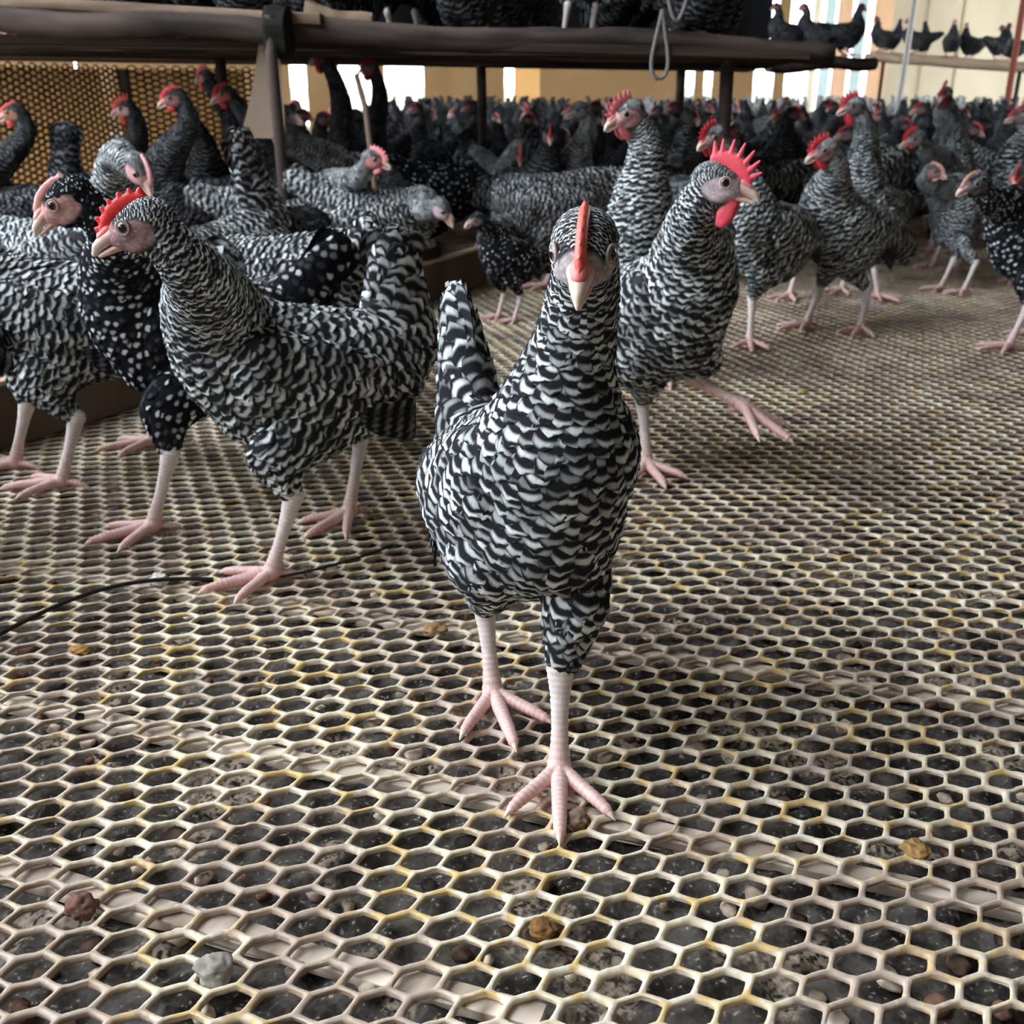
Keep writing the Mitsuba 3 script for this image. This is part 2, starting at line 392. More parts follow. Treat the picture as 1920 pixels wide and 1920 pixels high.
for i in range(22):                                                  # slats run away from the camera's left to right
    y = 2.36 + i * 0.085
    x0, x1 = -2.0 - 0.02 * (i % 3), 0.62 + 0.012 * i
    z = 0.535 - 0.010 * (i % 2) * 0.5
    put('slat', bend_box([x0, y, z + 0.012], [x1, y, z - 0.03], 0.055, 0.018, 10, 0.25, 10 + i), 'deck_wood', deck, smooth=30)
for x, y in ((-1.85, 2.32), (-0.86, 3.3), (0.50, 2.6), (-0.1, 3.6), (0.62, 4.1)):
    put('post', tube([[x, y, 0.0], [x + 0.005, y, 0.28], [x, y, 0.53]], 0.016, 10, 0.3, int(x * 10 + 50)), 'log_wood', deck, smooth=True)
pz = W(505, 60, 2.22)
put('post', tube([pz * [1, 1, 0], pz * [1, 1, 0.5] + [0.004, 0, 0], pz * [1, 1, 0.9], pz + [0.004, 0, 0.03]], 0.012, 10, 0.3, 3), 'log_wood', deck, smooth=True)
# cloth wrapped round the joint of the logs, its end hanging
cl = thing('rag', 'tan cloth rag tied round the log joint of the raised deck, hanging down', 'rag')
c0 = W(522, 60, 2.25)
th = np.linspace(0, 2 * PI, 20)[:-1]
R_ = np.array([[c0 + [x, 0.046 * math.cos(t) * (1 + 0.1 * math.sin(5 * t)), 0.046 * math.sin(t) * (1 + 0.1 * math.cos(4 * t + x * 90))] for t in th] for x in np.linspace(-0.022, 0.024, 7)])
put('wrap', loft(R_), 'wire_black', cl, smooth=True)
v, f = curtain(c0[0] - 0.085, c0[0] + 0.0, c0[2] - 0.20, c0[2] - 0.02, c0[1] + 0.03, 0.045, 5, 0.03)
v = v * [1, 1, 1]; k_ = (v[:, 2:] - c0[2] + 0.20) / 0.18; v[:, :1] = c0[0] - 0.03 + (v[:, :1] - c0[0] + 0.03) * (1 - 0.5 * k_) * (0.75 + 0.6 * (v[:, :1] < c0[0] - 0.05))
put('tail', (v, f), 'cloth_tan', cl, smooth=True)
# added black backing that stands for the darkness behind the deck hens
k = thing('dark_backing', 'added black backing for the darkness behind the hens on the raised deck', 'dark_backing')
v, f = curtain(-1.1, 0.98, 0.54, 1.7, 4.3, 0.03, 8)
scene[k] = ply_((v, f), 'backing_black', True)

# net screen on the left in front of an orange sheet
def upright_net(a, b, z0, z1, pitch, rowp, seed):
    """an upright hexagon net from a to b (floor points), struts as thin prisms"""
    a, b = np.asarray(a, float), np.asarray(b, float)
    L_ = np.linalg.norm((b - a)[:2]); t = unit([b[0] - a[0], b[1] - a[1], 0]); nrm = np.array([-t[1], t[0], 0])
    V_, F_, o = [], [], 0
    e = pitch * 0.30
    for c in range(int(L_ / pitch) + 1):
        for r in range(int((z1 - z0) / rowp) + 1):
            cx, cy = c * pitch, (r + 0.5 * (c % 2)) * rowp
            n_ = 10
            ang = np.arange(n_) * 2 * PI / n_
            outer = np.array([[-(pitch - e), 0], [-e, -rowp / 2], [e, -rowp / 2], [pitch - e, 0], [e, rowp / 2], [-e, rowp / 2]])
            oa = np.arctan2(outer[:, 1], outer[:, 0])
            hole = np.stack([np.cos(oa) * pitch * 0.46, np.sin(oa) * rowp * 0.36], -1)
            for ring, dep in ((outer, 0.0), (hole, 0.0), (hole, 0.004)):
                p = a + (cx + ring[:, :1]) * t + np.array([0, 0, 1]) * (z0 + cy + ring[:, 1:]) + nrm * (dep + 0.012 * math.sin(cx * 5 + seed) * math.sin(cy * 6 + seed))
                V_.append(p)
            i = np.arange(6); j = (i + 1) % 6
            for q in (0, 6):
                F_.append(np.vstack([np.stack([i + q, j + q, j + q + 6], -1), np.stack([i + q, j + q + 6, i + q + 6], -1)]) + o)
            o += 18
    return np.vstack(V_), np.vstack(F_)


ns = numbered('wall_left_net'); tag(ns, 'brown plastic net screen with orange sheet behind on the left', kind='structure')
PA, PB, PC = [XW(-70, 2.85), 2.85, 0], [XW(235, 3.5), 3.5, 0], [XW(480, 3.75), 3.75, 0]
put('net_panel', upright_net(PA, PB, 0.0, 0.50, 0.024, 0.018, 1), 'net_brown', ns)
put('net_panel', upright_net(PB, PC, 0.0, 0.50, 0.024, 0.018, 2), 'net_brown', ns)
for (p, q, sd) in ((PA, PB, 61), (PB, PC, 62)):
    p, q = np.array(p), np.array(q); d_ = unit(q - p); n_ = np.array([-d_[1], d_[0], 0]) * 0.09
    v, f = curtain(0, 1, 0, 0.49, 0, 0.006, sd)
    w_ = p + n_ + (q - p) * v[:, :1] + np.array([0, 0, 1]) * v[:, 2:] + unit(n_) * v[:, 1:2]
    put('sheet', (w_, f), 'sheet_orange', ns, smooth=True)
put('post', tube([PB, [PB[0], PB[1], 0.49]], 0.018, 8, 0.2, 4), 'log_wood', ns, smooth=True)

# long low feed trough that the left hens lean over
tr = thing('feed_trough', 'long low brown wooden feed trough running between the hens on the left', 'trough')
TA, TB = G(-300, 960), G(905, 538)
td_ = unit(TB - TA); tn_ = np.array([-td_[1], td_[0], 0]) * 0.12
for off, nm in ((0, 'side_board'), (1, 'side_board')):
    put(nm, bend_box(TA + tn_ * off + [0, 0, 0.048], TB + tn_ * off + [0, 0, 0.048], 0.012, 0.085, 30, 0.15, 20 + off), 'trough_wood', tr, smooth=30)
put('bottom_board', bend_box(TA + tn_ * 0.5 + [0, 0, 0.013], TB + tn_ * 0.5 + [0, 0, 0.013], 0.105, 0.010, 10, 0.1, 22), 'trough_wood', tr, smooth=30)
put('end_board', bend_box(TB + td_ * 0.006 + [0, 0, 0.05] - tn_ * 0.05, TB + td_ * 0.006 + tn_ * 1.05 + [0, 0, 0.05], 0.012, 0.09, 6, 0.1, 23), 'trough_wood', tr, smooth=30)
put('rim', bend_box(TA + tn_ * 0.0 + [0, 0, 0.093], TB + [0, 0, 0.093], 0.018, 0.006, 30, 0.2, 24), 'pale_wood', tr, smooth=30)

# perch on the far right
pe = thing('perch', 'pale wooden perch rail along the cream sheets on the far right', 'perch')
P0, P1 = W(1640, 106, 8.2), W(2040, 134, 7.4)
put('rail', tube(P0 + (P1 - P0) * np.linspace(0, 1, 20)[:, None], 0.034, 10, 0.3, 8), 'pale_wood', pe, smooth=True)
put('rail', tube(P0 + [0, 0.22, 0] + (P1 - P0) * np.linspace(0, 1, 20)[:, None], 0.03, 10, 0.3, 9), 'pale_wood', pe, smooth=True)
for t in (0.06, 0.72):
    q = P0 + (P1 - P0) * t
    put('support', tube([[q[0], q[1] + 0.05, 0], [q[0], q[1] + 0.05, q[2] - 0.01]], 0.015, 8, 0.2, 7), 'log_wood', pe, smooth=True)
for nm, lab, px, y, r, mt, lean in (('pole', 'thin pale metal pole left of the cream sheets', 1690, 7.2, 0.018, 'metal_pole', 0.05), ('pole', 'red-brown upright pole in front of the cream sheets at the right edge', 1893, 7.0, 0.020, 'red_pole', -0.02)):
    x = XW(px, y); k = thing(nm, lab, 'pole')
    scene[k] = ply_(tube([[x - lean * 0.4, y, 0.0], [x, y, 0.45], [x + lean, y, 2.72]], r, 10), mt, True)

# ------------------------------------------------------------------ hens
def rotz(a):
    c, s = math.cos(a), math.sin(a)
    return np.array([[c, -s, 0], [s, c, 0], [0, 0, 1.0]])


def head_axes(yaw, pitch, roll=0.0):
    """rows: forward, side (left), up of a head looking along yaw (degrees in the floor plane) and pitch (up is positive)"""
    y, p, r = (math.radians(a) for a in (yaw, pitch, roll))
    f = np.array([math.cos(y) * math.cos(p), math.sin(y) * math.cos(p), math.sin(p)])
    s = np.array([-math.sin(y), math.cos(y), 0.0]); u = np.cross(f, s)
    return np.array([f, s * math.cos(r) + u * math.sin(r), u * math.cos(r) - s * math.sin(r)])


BODY = [(-0.108, 0.212, 0.020, 0.026), (-0.085, 0.200, 0.040, 0.045), (-0.050, 0.182, 0.056, 0.062), (-0.005, 0.174, 0.063, 0.070), (0.040, 0.182, 0.060, 0.068), (0.072, 0.205, 0.049, 0.056)]
LOD = {0: dict(edge=0.0042, ico=2, head=0.0030, neck=0.0066, body=0.0092, seg=5, toe=0.0015), 1: dict(edge=0.008, ico=1, head=0.0058, neck=0.0085, body=0.0115, seg=3, toe=0.003), 2: dict(edge=0.013, ico=1, head=0.011, neck=0.014, body=0.020, seg=3, toe=0.005)}


def plumage(V, F, N, flow, sp, per, mask, lod, seed, ruffle=1.0):
    rnd = rs(seed)
    L = LOD[lod]
    a, b, c = V[F[:, 0]], V[F[:, 1]], V[F[:, 2]]
    area = np.linalg.norm(np.cross(b - a, c - a), axis=1) / 2
    keep = mask[F].all(1)
    spf = sp[F].mean(1)
    w = area * keep / spf ** 2
    n = int(min(w.sum() * 5, 60000))
    t = rnd.choice(len(F), n, p=w / w.sum())
    r = rnd.rand(n, 2); flip = r.sum(1) > 1; r[flip] = 1 - r[flip]
    bc = np.stack([1 - r.sum(1), r[:, 0], r[:, 1]], 1)
    P = (V[F[t]] * bc[:, :, None]).sum(1)
    S = (sp[F[t]] * bc).sum(1)
    tr = cKDTree(P); ok = np.ones(n, bool)
    near_ = tr.query_ball_point(P, S * 0.86)
    for i in range(n):
        if ok[i]:
            q = near_[i]
            if len(q) > 1:
                q = np.array(q); ok[q[q > i]] = False
    P, S, t, bc = P[ok], S[ok], t[ok], bc[ok]
    n = len(P)
    Fl = (flow[F[t]] * bc[:, :, None]).sum(1); Nn = (N[F[t]] * bc[:, :, None]).sum(1)
    Nn /= np.linalg.norm(Nn, axis=1, keepdims=True)
    Pe = (per[F[t]] * bc).sum(1)
    Fl = Fl + rnd.normal(0, 0.17, Fl.shape)
    Fl -= (Fl * Nn).sum(1, keepdims=True) * Nn
    Fl /= np.linalg.norm(Fl, axis=1, keepdims=True) + 1e-9
    Sd = np.cross(Nn, Fl)
    ln = S * 2.5 * (1 + rnd.normal(0, 0.08, n)); wd = S * 0.92 * (1 + rnd.normal(0, 0.08, n))
    k = L['seg']
    s = np.linspace(0, 1, k)
    prof = {5: np.array([0.55, 0.95, 1.08, 1.0, 0.52]), 3: np.array([0.7, 1.08, 0.45])}[k]
    across = np.array([-1.0, 0.0, 1.0])
    A, B = np.meshgrid(s, across, indexing='ij')
    wdt = prof[:, None] * across[None, :]
    X = P[:, None, None] + (Fl * ln[:, None])[:, None, None] * (A - 0.10 * np.abs(B) * (A > 0.9))[None, :, :, None] + (Sd * wd[:, None])[:, None, None] * wdt[None, :, :, None]
    X = X.reshape(n, -1, 3)
    tree = cKDTree(V)
    _, j = tree.query(X.reshape(-1, 3))
    nq = N[j].reshape(n, -1, 3); vq = V[j].reshape(n, -1, 3)
    d = ((X - vq) * nq).sum(-1, keepdims=True)
    lift = S[:, None] * (0.05 + (0.20 + 0.12 * rnd.rand(n)[:, None]) * ruffle * A.ravel()[None] ** 1.3 - 0.09 * np.abs(B.ravel())[None])
    over = np.abs(d) > 2.2 * S[:, None, None]
    X = np.where(over, X, X - d * nq) + nq * lift[..., None]
    m = k * 3
    i_, j_ = np.meshgrid(np.arange(k - 1), np.arange(2), indexing='ij')
    q0 = (i_ * 3 + j_).ravel()
    f1 = np.vstack([np.stack([q0, q0 + 3, q0 + 4], -1), np.stack([q0, q0 + 4, q0 + 1], -1)])
    f = (f1[None] + (np.arange(n) * m)[:, None, None]).reshape(-1, 3)
    v = X.reshape(-1, 3)
    fnn = vnormals(v, f).reshape(n, -1, 3)
    sgn = np.sign((fnn * nq).sum(-1, keepdims=True)); fnn = fnn * np.where(sgn == 0, 1, sgn)
    nn = fnn * 0.55 + nq * 0.45; nn /= np.linalg.norm(nn, axis=-1, keepdims=True) + 1e-9
    ids = (np.arange(n) * 7 + seed * 13) % 9000
    uvx = ids[:, None] + 0.5 + 0.49 * B.ravel()[None]
    tipd = np.where(np.abs(B.ravel())[None] > 0.5, (1.0 - A.ravel())[None], (1.0 - A.ravel())[None])
    uvy = tipd * ln[:, None] / Pe[:, None]
    uv = np.stack([uvx, np.broadcast_to(uvy, uvx.shape)], -1).reshape(-1, 2)
    return v, f, nn.reshape(-1, 3), uv


def hen(pos, yaw, s=1.0, head=None, hyaw=None, hpitch=-8, hroll=0, pitch=0, feet=None, tail=55, taillen=0.085, lod=1, seed=0, style='feathers_barred', comb=0.6, wattle=0.3, fat=1.0, lift=0.0,
        facecol=(0.40, 0.22, 0.22), combcol=(0.74, 0.05, 0.055), chest=1.0, ruffle=1.0, necktan=None, wings=True, neckw=1.0, facesize=1.0, beakcol=(0.62, 0.30, 0.27)):
    """every part of one hen as {name: shape dict}, in world coordinates. pos: the floor under the hips; yaw: degrees, 0 = right, 90 = away from the camera.
    head: world centre of the skull, or local (forward, side, up) with head=('l', x, y, z)"""
    Lq = LOD[lod]; rnd = rs(seed + 500); out = {}
    R = rotz(math.radians(yaw)); pos = np.asarray(pos, float)
    pr = math.radians(pitch); cp, sp_ = math.cos(pr), math.sin(pr)

    def loc(x, y, z, tilt=True):
        if tilt:
            dx, dz = x, z - 0.165
            x, z = dx * cp - dz * sp_, 0.165 + dx * sp_ + dz * cp
        return pos + R @ (np.array([x, y, z + lift]) * s)

    def vec(x, y, z, tilt=True):
        return loc(x, y, z, tilt) - loc(0, 0, 0, tilt)

    ax_f, ax_s, ax_u = unit(vec(1, 0, 0)), unit(vec(0, 1, 0)), unit(vec(0, 0, 1))
    # ---- skeleton
    hy = yaw if hyaw is None else hyaw
    HA = head_axes(hy, hpitch, hroll)
    if head is None:
        head = ('l', 0.098, 0, 0.335)
    HC = loc(*head[1:]) if isinstance(head, tuple) and head[0] == 'l' else np.asarray(head, float)
    hs = s * 1.08
    bones = []                                                       # (centre, radius, flow, region)
    mans = []
    st = [(loc(x, 0, z), ry * fat, rz) for x, z, ry, rz in BODY]
    tang = [unit(np.array(st[min(i + 1, 5)][0]) - st[max(i - 1, 0)][0]) for i in range(6)]
    pts = []
    for (c, ry, rz), t, reg in zip(st, tang, (3, 2, 2, 2, 1, 1)):
        n_ = unit(np.cross(t, ax_s))
        pts.append(ell(c, np.array([min(ry, rz) * 0.6, ry, rz]) * s, [t, ax_s, n_ * -1], Lq['ico']))
        bones.append((c, max(ry, rz) * s, -t, 2))
    mans += chain(pts)
    # neck
    nb = st[5][0]; Hb = HC - HA[0] * 0.010 * hs - HA[2] * 0.010 * hs
    dist = np.linalg.norm(Hb - nb)
    t0 = unit(ax_f * 0.45 + ax_u * 0.9); t1 = unit(HA[2] * 0.8 + HA[0] * 0.35) if necktan is None else unit(np.asarray(necktan, float))
    cur = bezier(nb, nb + t0 * dist * 0.42, Hb - t1 * dist * 0.36, Hb, 9)
    rad = np.interp(np.linspace(0, 1, 9), [0, 0.2, 0.45, 0.75, 1], [0.052, 0.044 * neckw, 0.0315 * neckw, 0.0225 * (0.5 + 0.5 * neckw), 0.0172])
    npts = []
    for i, c in enumerate(cur):
        t = unit(cur[min(i + 1, 8)] - cur[max(i - 1, 0)])
        npts.append(ell(c, rad[i] * s, None, Lq['ico']))
        bones.append((c, rad[i] * s, -t, 1))
    mans += chain(npts)
    # head: cranium, face, cheeks, throat
    hp = lambda a, b, c=0.0: HC + (HA[0] * a + HA[2] * b + HA[1] * c) * hs
    sk = [ell(hp(-0.005, 0.002), np.array([0.0185, 0.0165, 0.0165]) * hs, HA, 2), ell(hp(0.010, -0.001), np.array([0.0135, 0.0138, 0.0130]) * hs, HA, 2), ell(hp(0.0185, -0.0025), np.array([0.0065, 0.0088, 0.0086]) * hs, HA, 2)]
    mans += chain(sk)
    for q in (-1, 1):
        mans.append(m3.Manifold.hull_points(np.vstack([ell(hp(0.002, -0.009, q * 0.0068), np.array([0.013, 0.008, 0.0095]) * hs, HA, 1), ell(hp(-0.006, -0.002, q * 0.006), 0.010 * hs, None, 1)])))
    mans += chain([ell(hp(0.008, -0.0115), np.array([0.0095, 0.0075, 0.0068]) * hs, HA, 1), ell(Hb, 0.0155 * s, None, 1)])
    bones.append((hp(0.0, 0.004), 0.016 * hs, -HA[0], 0))
    bones.append((hp(0.0, -0.010), 0.012 * hs, unit(-HA[2] - HA[0]), 0))
    # tail cone
    tr_ = math.radians(tail)
    td = unit(-ax_f * math.cos(tr_) + ax_u * math.sin(tr_))
    tb = loc(-0.088, 0, 0.200); tn = unit(np.cross(td, ax_s))
    tl = taillen * s
    tp = [(tb, 0.036, 0.046), (tb + td * tl * 0.5, 0.024, 0.035), (tb + td * tl, 0.016, 0.025), (tb + td * tl * 1.28, 0.010, 0.016)]
    mans += chain([ell(c, np.array([0.012, a * fat ** 0.5, b]) * s, [td, ax_s, tn], Lq['ico']) for c, a, b in tp])
    for c, a, b in tp[1:]:
        bones.append((c, b * s, td, 3))
    # wings lie on the flanks
    wing_flow = unit(-ax_f * 0.95 - ax_u * 0.22)
    for q in (-1, 1):
        wp = [ell(loc(0.045, q * 0.050 * fat, 0.196), np.array([0.030, 0.016, 0.034]) * s, [ax_f, ax_s, ax_u], Lq['ico']), ell(loc(-0.010, q * 0.057 * fat, 0.186), np.array([0.035, 0.014, 0.036]) * s, [ax_f, ax_s, ax_u], Lq['ico']),
              ell(loc(-0.075, q * 0.042 * fat, 0.180), np.array([0.025, 0.009, 0.020]) * s, [ax_f, ax_s, ax_u], Lq['ico'])]
        mans += chain(wp)
        bones.append((loc(-0.02, q * 0.060 * fat, 0.185), 0.03 * s, wing_flow, 2))
    # legs
    if feet is None:
        feet = [dict(p=('l', 0.012, 0.036)), dict(p=('l', 0.012 + 0.03 * (rnd.rand() - 0.5), -0.036))]
    legs = []
    for k, ft in enumerate(feet):
        q = 1 if k == 0 else -1
        fp = ft['p']
        fp = (pos + R @ (np.array([fp[1], fp[2], 0.0]) * s)) if isinstance(fp, tuple) else np.asarray(fp, float)
        ank = fp + np.array([0, 0, 0.0085 * s])
        ty = ft.get('yaw', yaw); tdir = np.array([math.cos(math.radians(ty)), math.sin(math.radians(ty)), 0])
        hock = np.asarray(ft['hock'], float) if 'hock' in ft else ank - tdir * ft.get('back', 0.026) * s + np.array([0, 0, ft.get('h', 0.070) * s])
        hip = loc(0.0, q * 0.034 * fat, 0.150)
        bend = unit(np.cross(ax_s, hock - hip))
        knee = (hip + hock) / 2 + (ax_f * 0.024 + np.array([0, 0, 0.004])) * s * ft.get('knee', 1.0)
        tp = [ell(hip, np.array([0.044, 0.028, 0.042]) * s, [ax_f, ax_s, ax_u], Lq['ico']), ell(knee, np.array([0.026, 0.022, 0.025]) * s, [ax_f, ax_s, ax_u], Lq['ico']),
              ell(knee * 0.48 + hock * 0.52, 0.0155 * s, None, Lq['ico']), ell(hock + unit(knee - hock) * 0.010 * s, 0.0105 * s, None, Lq['ico'])]
        mans += chain(tp)
        fl = unit(hock - knee)
        bones += [(hip, 0.036 * s, unit(-ax_u * 0.8 - ax_f * 0.3), 4), (knee, 0.028 * s, fl, 4), (knee * 0.5 + hock * 0.5, 0.022 * s, fl, 4), (hock, 0.012 * s, fl, 5)]
        legs.append((ank, hock, tdir, ft, q))
    V, F = fuse(mans, Lq['edge'] * s, 9 if lod == 0 else 5)
    N = vnormals(V, F)
    # ---- fields over the body
    C = np.array([b[0] for b in bones]); Rd = np.array([b[1] for b in bones]); Fl = np.array([b[2] for b in bones]); Rg = np.array([b[3] for b in bones])
    dd = np.linalg.norm(V[:, None] - C[None], axis=2) / Rd[None]
    w = np.exp(-3.2 * (dd - dd.min(1, keepdims=True))); w /= w.sum(1, keepdims=True)
    flow = w @ Fl
    regw = np.stack([w[:, Rg == r].sum(1) for r in range(6)], 1)
    SPc = np.array([Lq['head'], Lq['neck'], Lq['body'], Lq['body'] * 1.25, Lq['body'] * 0.85, Lq['head'] * 1.25])
    PEc = np.array([0.0036, 0.0088, 0.0124, 0.0165, 0.0104, 0.0060]) * (1.0 if lod < 2 else 1.5)
    # the neck's feathers shrink towards the head
    sp = regw @ SPc * s; per = regw @ PEc * s
    dh = np.linalg.norm(V - HC, axis=1) / hs
    k_ = np.clip((0.075 - dh) / 0.05, 0, 1)
    sp = sp * (1 - 0.25 * k_ * (lod < 2)); per = per * (1 - 0.32 * k_)
    Q = (V - HC) @ HA.T / hs                                          # head frame: forward, side, up
    fa = ((Q[:, 0] - 0.0080) / (0.0165 * facesize)) ** 2 + ((Q[:, 2] + 0.0030) / (0.0104 * facesize)) ** 2
    face = np.clip(1.35 - fa, 0, 1) * (np.abs(Q[:, 1]) > 0.004) * (dh < 0.035)
    face = np.maximum(face, np.clip((Q[:, 0] - 0.0165) / 0.003, 0, 1) * (dh < 0.04))
    hockm = np.min([np.linalg.norm(V - h, axis=1) for _, h, _, _, _ in legs], axis=0) < 0.007 * s
    base = np.array([0.05, 0.052, 0.056]) if style != 'feathers_dusky' else np.array([0.03, 0.03, 0.033])  # under-colour of the dusky style darkened for shade as well
    nz = meshkit.fbm(V / s * 320, 2, 3)[:, None]
    fc = np.array(facecol) * (0.72 + 0.56 * nz) + np.array([0.16, 0.15, 0.15]) * np.clip(nz - 0.62, 0, 1) * 2.2
    col = base + (fc - base) * np.clip(face * 1.6, 0, 1)[:, None]
    V0, F0 = V, F
    if lod == 0:                                                     # finer triangles on the bare face, for its mottled skin
        for _ in range(2):
            sel = np.nonzero((face[F0].max(1) > 0.02))[0] if _ == 0 else np.nonzero((np.linalg.norm(V0[F0].mean(1) - HC, axis=1) < 0.034 * hs) & (np.ptp(V0[F0], axis=1).max(1) < 0.0032 * s))[0]
            nv = len(V0)
            V0, F0 = trimesh.remesh.subdivide(V0, F0, face_index=sel)
        Q0 = (V0 - HC) @ HA.T / hs; d0 = np.linalg.norm(V0 - HC, axis=1) / hs
        f0 = ((Q0[:, 0] - 0.0080) / (0.0165 * facesize)) ** 2 + ((Q0[:, 2] + 0.0030) / (0.0104 * facesize)) ** 2
        face0 = np.maximum(np.clip(1.35 - f0, 0, 1) * (np.abs(Q0[:, 1]) > 0.004) * (d0 < 0.035), np.clip((Q0[:, 0] - 0.0165) / 0.003, 0, 1) * (d0 < 0.04))
        nz = meshkit.fbm(V0 / s * 520, 3, 3)[:, None]; n2 = meshkit.fbm(V0 / s * 150, 2, 8)[:, None]
        fc = np.array(facecol) * (0.45 + 0.75 * nz + 0.35 * n2) + np.array([0.42, 0.42, 0.42]) * np.clip(nz - 0.60, 0, 1) * 2.4
        col = base + (fc - base) * np.clip(face0 * 1.6, 0, 1)[:, None]
        N = vnormals(V0, F0)
    out['body'] = nply(V0, F0, 'matte', N, color=np.clip(col, 0, 1))
    N = vnormals(V, F)
    mask = (face < 0.34) & ~hockm
    v, f, n, uv = plumage(V, F, N, flow, sp, per, mask, lod, seed, ruffle)
    out['plumage'] = nply(v, f, 'feathers', n, uv=uv + [STYLE[style], 0])
    # ---- beak
    nn = 2 if lod == 0 else 1
    up_ = [((0.0175, 0.0005), (0.006, 0.0080, 0.0066)), ((0.0260, -0.0012), (0.005, 0.0056, 0.0050)), ((0.0335, -0.0046), (0.004, 0.0034, 0.0034)), ((0.0380, -0.0092), (0.0015, 0.0013, 0.0016))]
    lo_ = [((0.0165, -0.0078), (0.005, 0.0068, 0.0034)), ((0.0255, -0.0094), (0.004, 0.0044, 0.0025)), ((0.0340, -0.0110), (0.002, 0.0019, 0.0014))]
    for nm, bb in (('upper_beak', up_), ('lower_beak', lo_)):
        bv_, bf_ = fuse(chain([ell(hp(*c), np.array(r) * hs, HA, nn) for c, r in bb]), (0.0016 if lod == 0 else 0.004) * s, 3)
        t = np.clip(((bv_ - HC) @ HA[0] / hs - 0.018) / 0.018, 0, 1)[:, None]
        bc_ = np.array(beakcol) * (1 - t) + np.array([0.80, 0.66, 0.54]) * t
        out[nm] = nply(bv_, bf_, 'gloss', vnormals(bv_, bf_), color=bc_ * (0.9 + 0.2 * meshkit.noise(bv_ * 600)[:, None]))
    if lod < 2:
        cm = chain([ell(hp(0.0225, 0.0030), np.array([0.0060, 0.0052, 0.0050]) * hs, HA, nn), ell(hp(0.0275, 0.0010), np.array([0.0046, 0.0042, 0.0036]) * hs, HA, nn)])
        cv, cf = fuse(cm, (0.0018 if lod == 0 else 0.004) * s, 3)
        out['cere'] = nply(cv, cf, 'gloss', vnormals(cv, cf), color=np.tile([(np.array(combcol) if comb > 0.15 else np.array(facecol)) * 0.55 + np.array(beakcol) * 0.45], (len(cv), 1)))
    # ---- comb
    if comb > 0.05:
        base_ = [((0.0262, 0.0012), 0.0030), ((0.0228, 0.0070), 0.0042), ((0.0170, 0.0118), 0.0050), ((0.0095, 0.0152), 0.0050), ((0.0010, 0.0172), 0.0044), ((-0.0060, 0.0174), 0.0028)]
        cm = chain([ell(hp(c[0], c[1] + 0.0022 * comb), np.array([0.0042, 0.0029, r * (0.7 + 1.15 * comb)]) * hs, HA, nn) for c, r in base_])
        nt_ = 7 if lod < 2 else 4
        bx_, by_ = np.array([c for c, _ in base_]).T
        for i2 in range(nt_):
            u_ = i2 / (nt_ - 1); w_ = u_ * 5
            root = np.array([np.interp(w_, np.arange(6), bx_), np.interp(w_, np.arange(6), by_)]) + [0.0, 0.0056 * comb]
            ga = math.radians(38 + 66 * u_ + rnd.uniform(-4, 4)); hgt = (0.0075 + 0.0085 * math.sin(PI * (0.18 + 0.72 * u_))) * comb * (0.88 if comb > 0.9 else 0.72); tr2 = 0.0010 if comb > 0.9 else 0.0017
            e = root + np.array([math.cos(ga), math.sin(ga)]) * hgt
            cm.append(m3.Manifold.hull_points(np.vstack([ell(hp(*root), np.array([0.0030, 0.0023, 0.0030]) * hs, HA, nn), ell(hp(*((root + e) / 2)), np.array([0.0015 + tr2 * 0.7, 0.0018, 0.0015 + tr2 * 0.7]) * hs, HA, 1), ell(hp(*e), np.array([tr2, 0.0011, tr2]) * hs, HA, 1)])))
        cv, cf = fuse(cm, (0.0015 if lod == 0 else 0.0035) * s, 4 if lod == 0 else 2)
        hh = np.clip(((cv - HC) @ HA[2] / hs - 0.012) / 0.025, 0, 1)[:, None]
        cc = np.array(combcol) * (0.85 + 0.3 * meshkit.noise(cv * 500)[:, None]) * (1 - hh * 0.25) + np.array([0.80, 0.22, 0.20]) * hh * 0.22
        out['comb'] = nply(cv, cf, 'gloss', vnormals(cv, cf), color=cc)
    if wattle > 0.05 and lod < 2:
        for q in (-1, 1):
            wm = chain([ell(hp(0.0155, -0.0125, q * 0.0055), np.array([0.0060, 0.0020, 0.003]) * hs, HA, nn), ell(hp(0.0125, -0.0135 - 0.012 * wattle, q * 0.0068), np.array([0.0075, 0.0020, 0.0045]) * hs, HA, nn),
                        ell(hp(0.0105, -0.0135 - 0.022 * wattle, q * 0.0072), np.array([0.0048, 0.0018, 0.0040]) * hs, HA, nn)])
            wv, wf = fuse(wm, 0.002 * s if lod == 0 else 0.004 * s, 3)
            out['wattle' if q < 0 else 'wattle_001'] = nply(wv, wf, 'gloss', vnormals(wv, wf), color=np.array(combcol) * (0.8 + 0.35 * meshkit.noise(wv * 400)[:, None]))
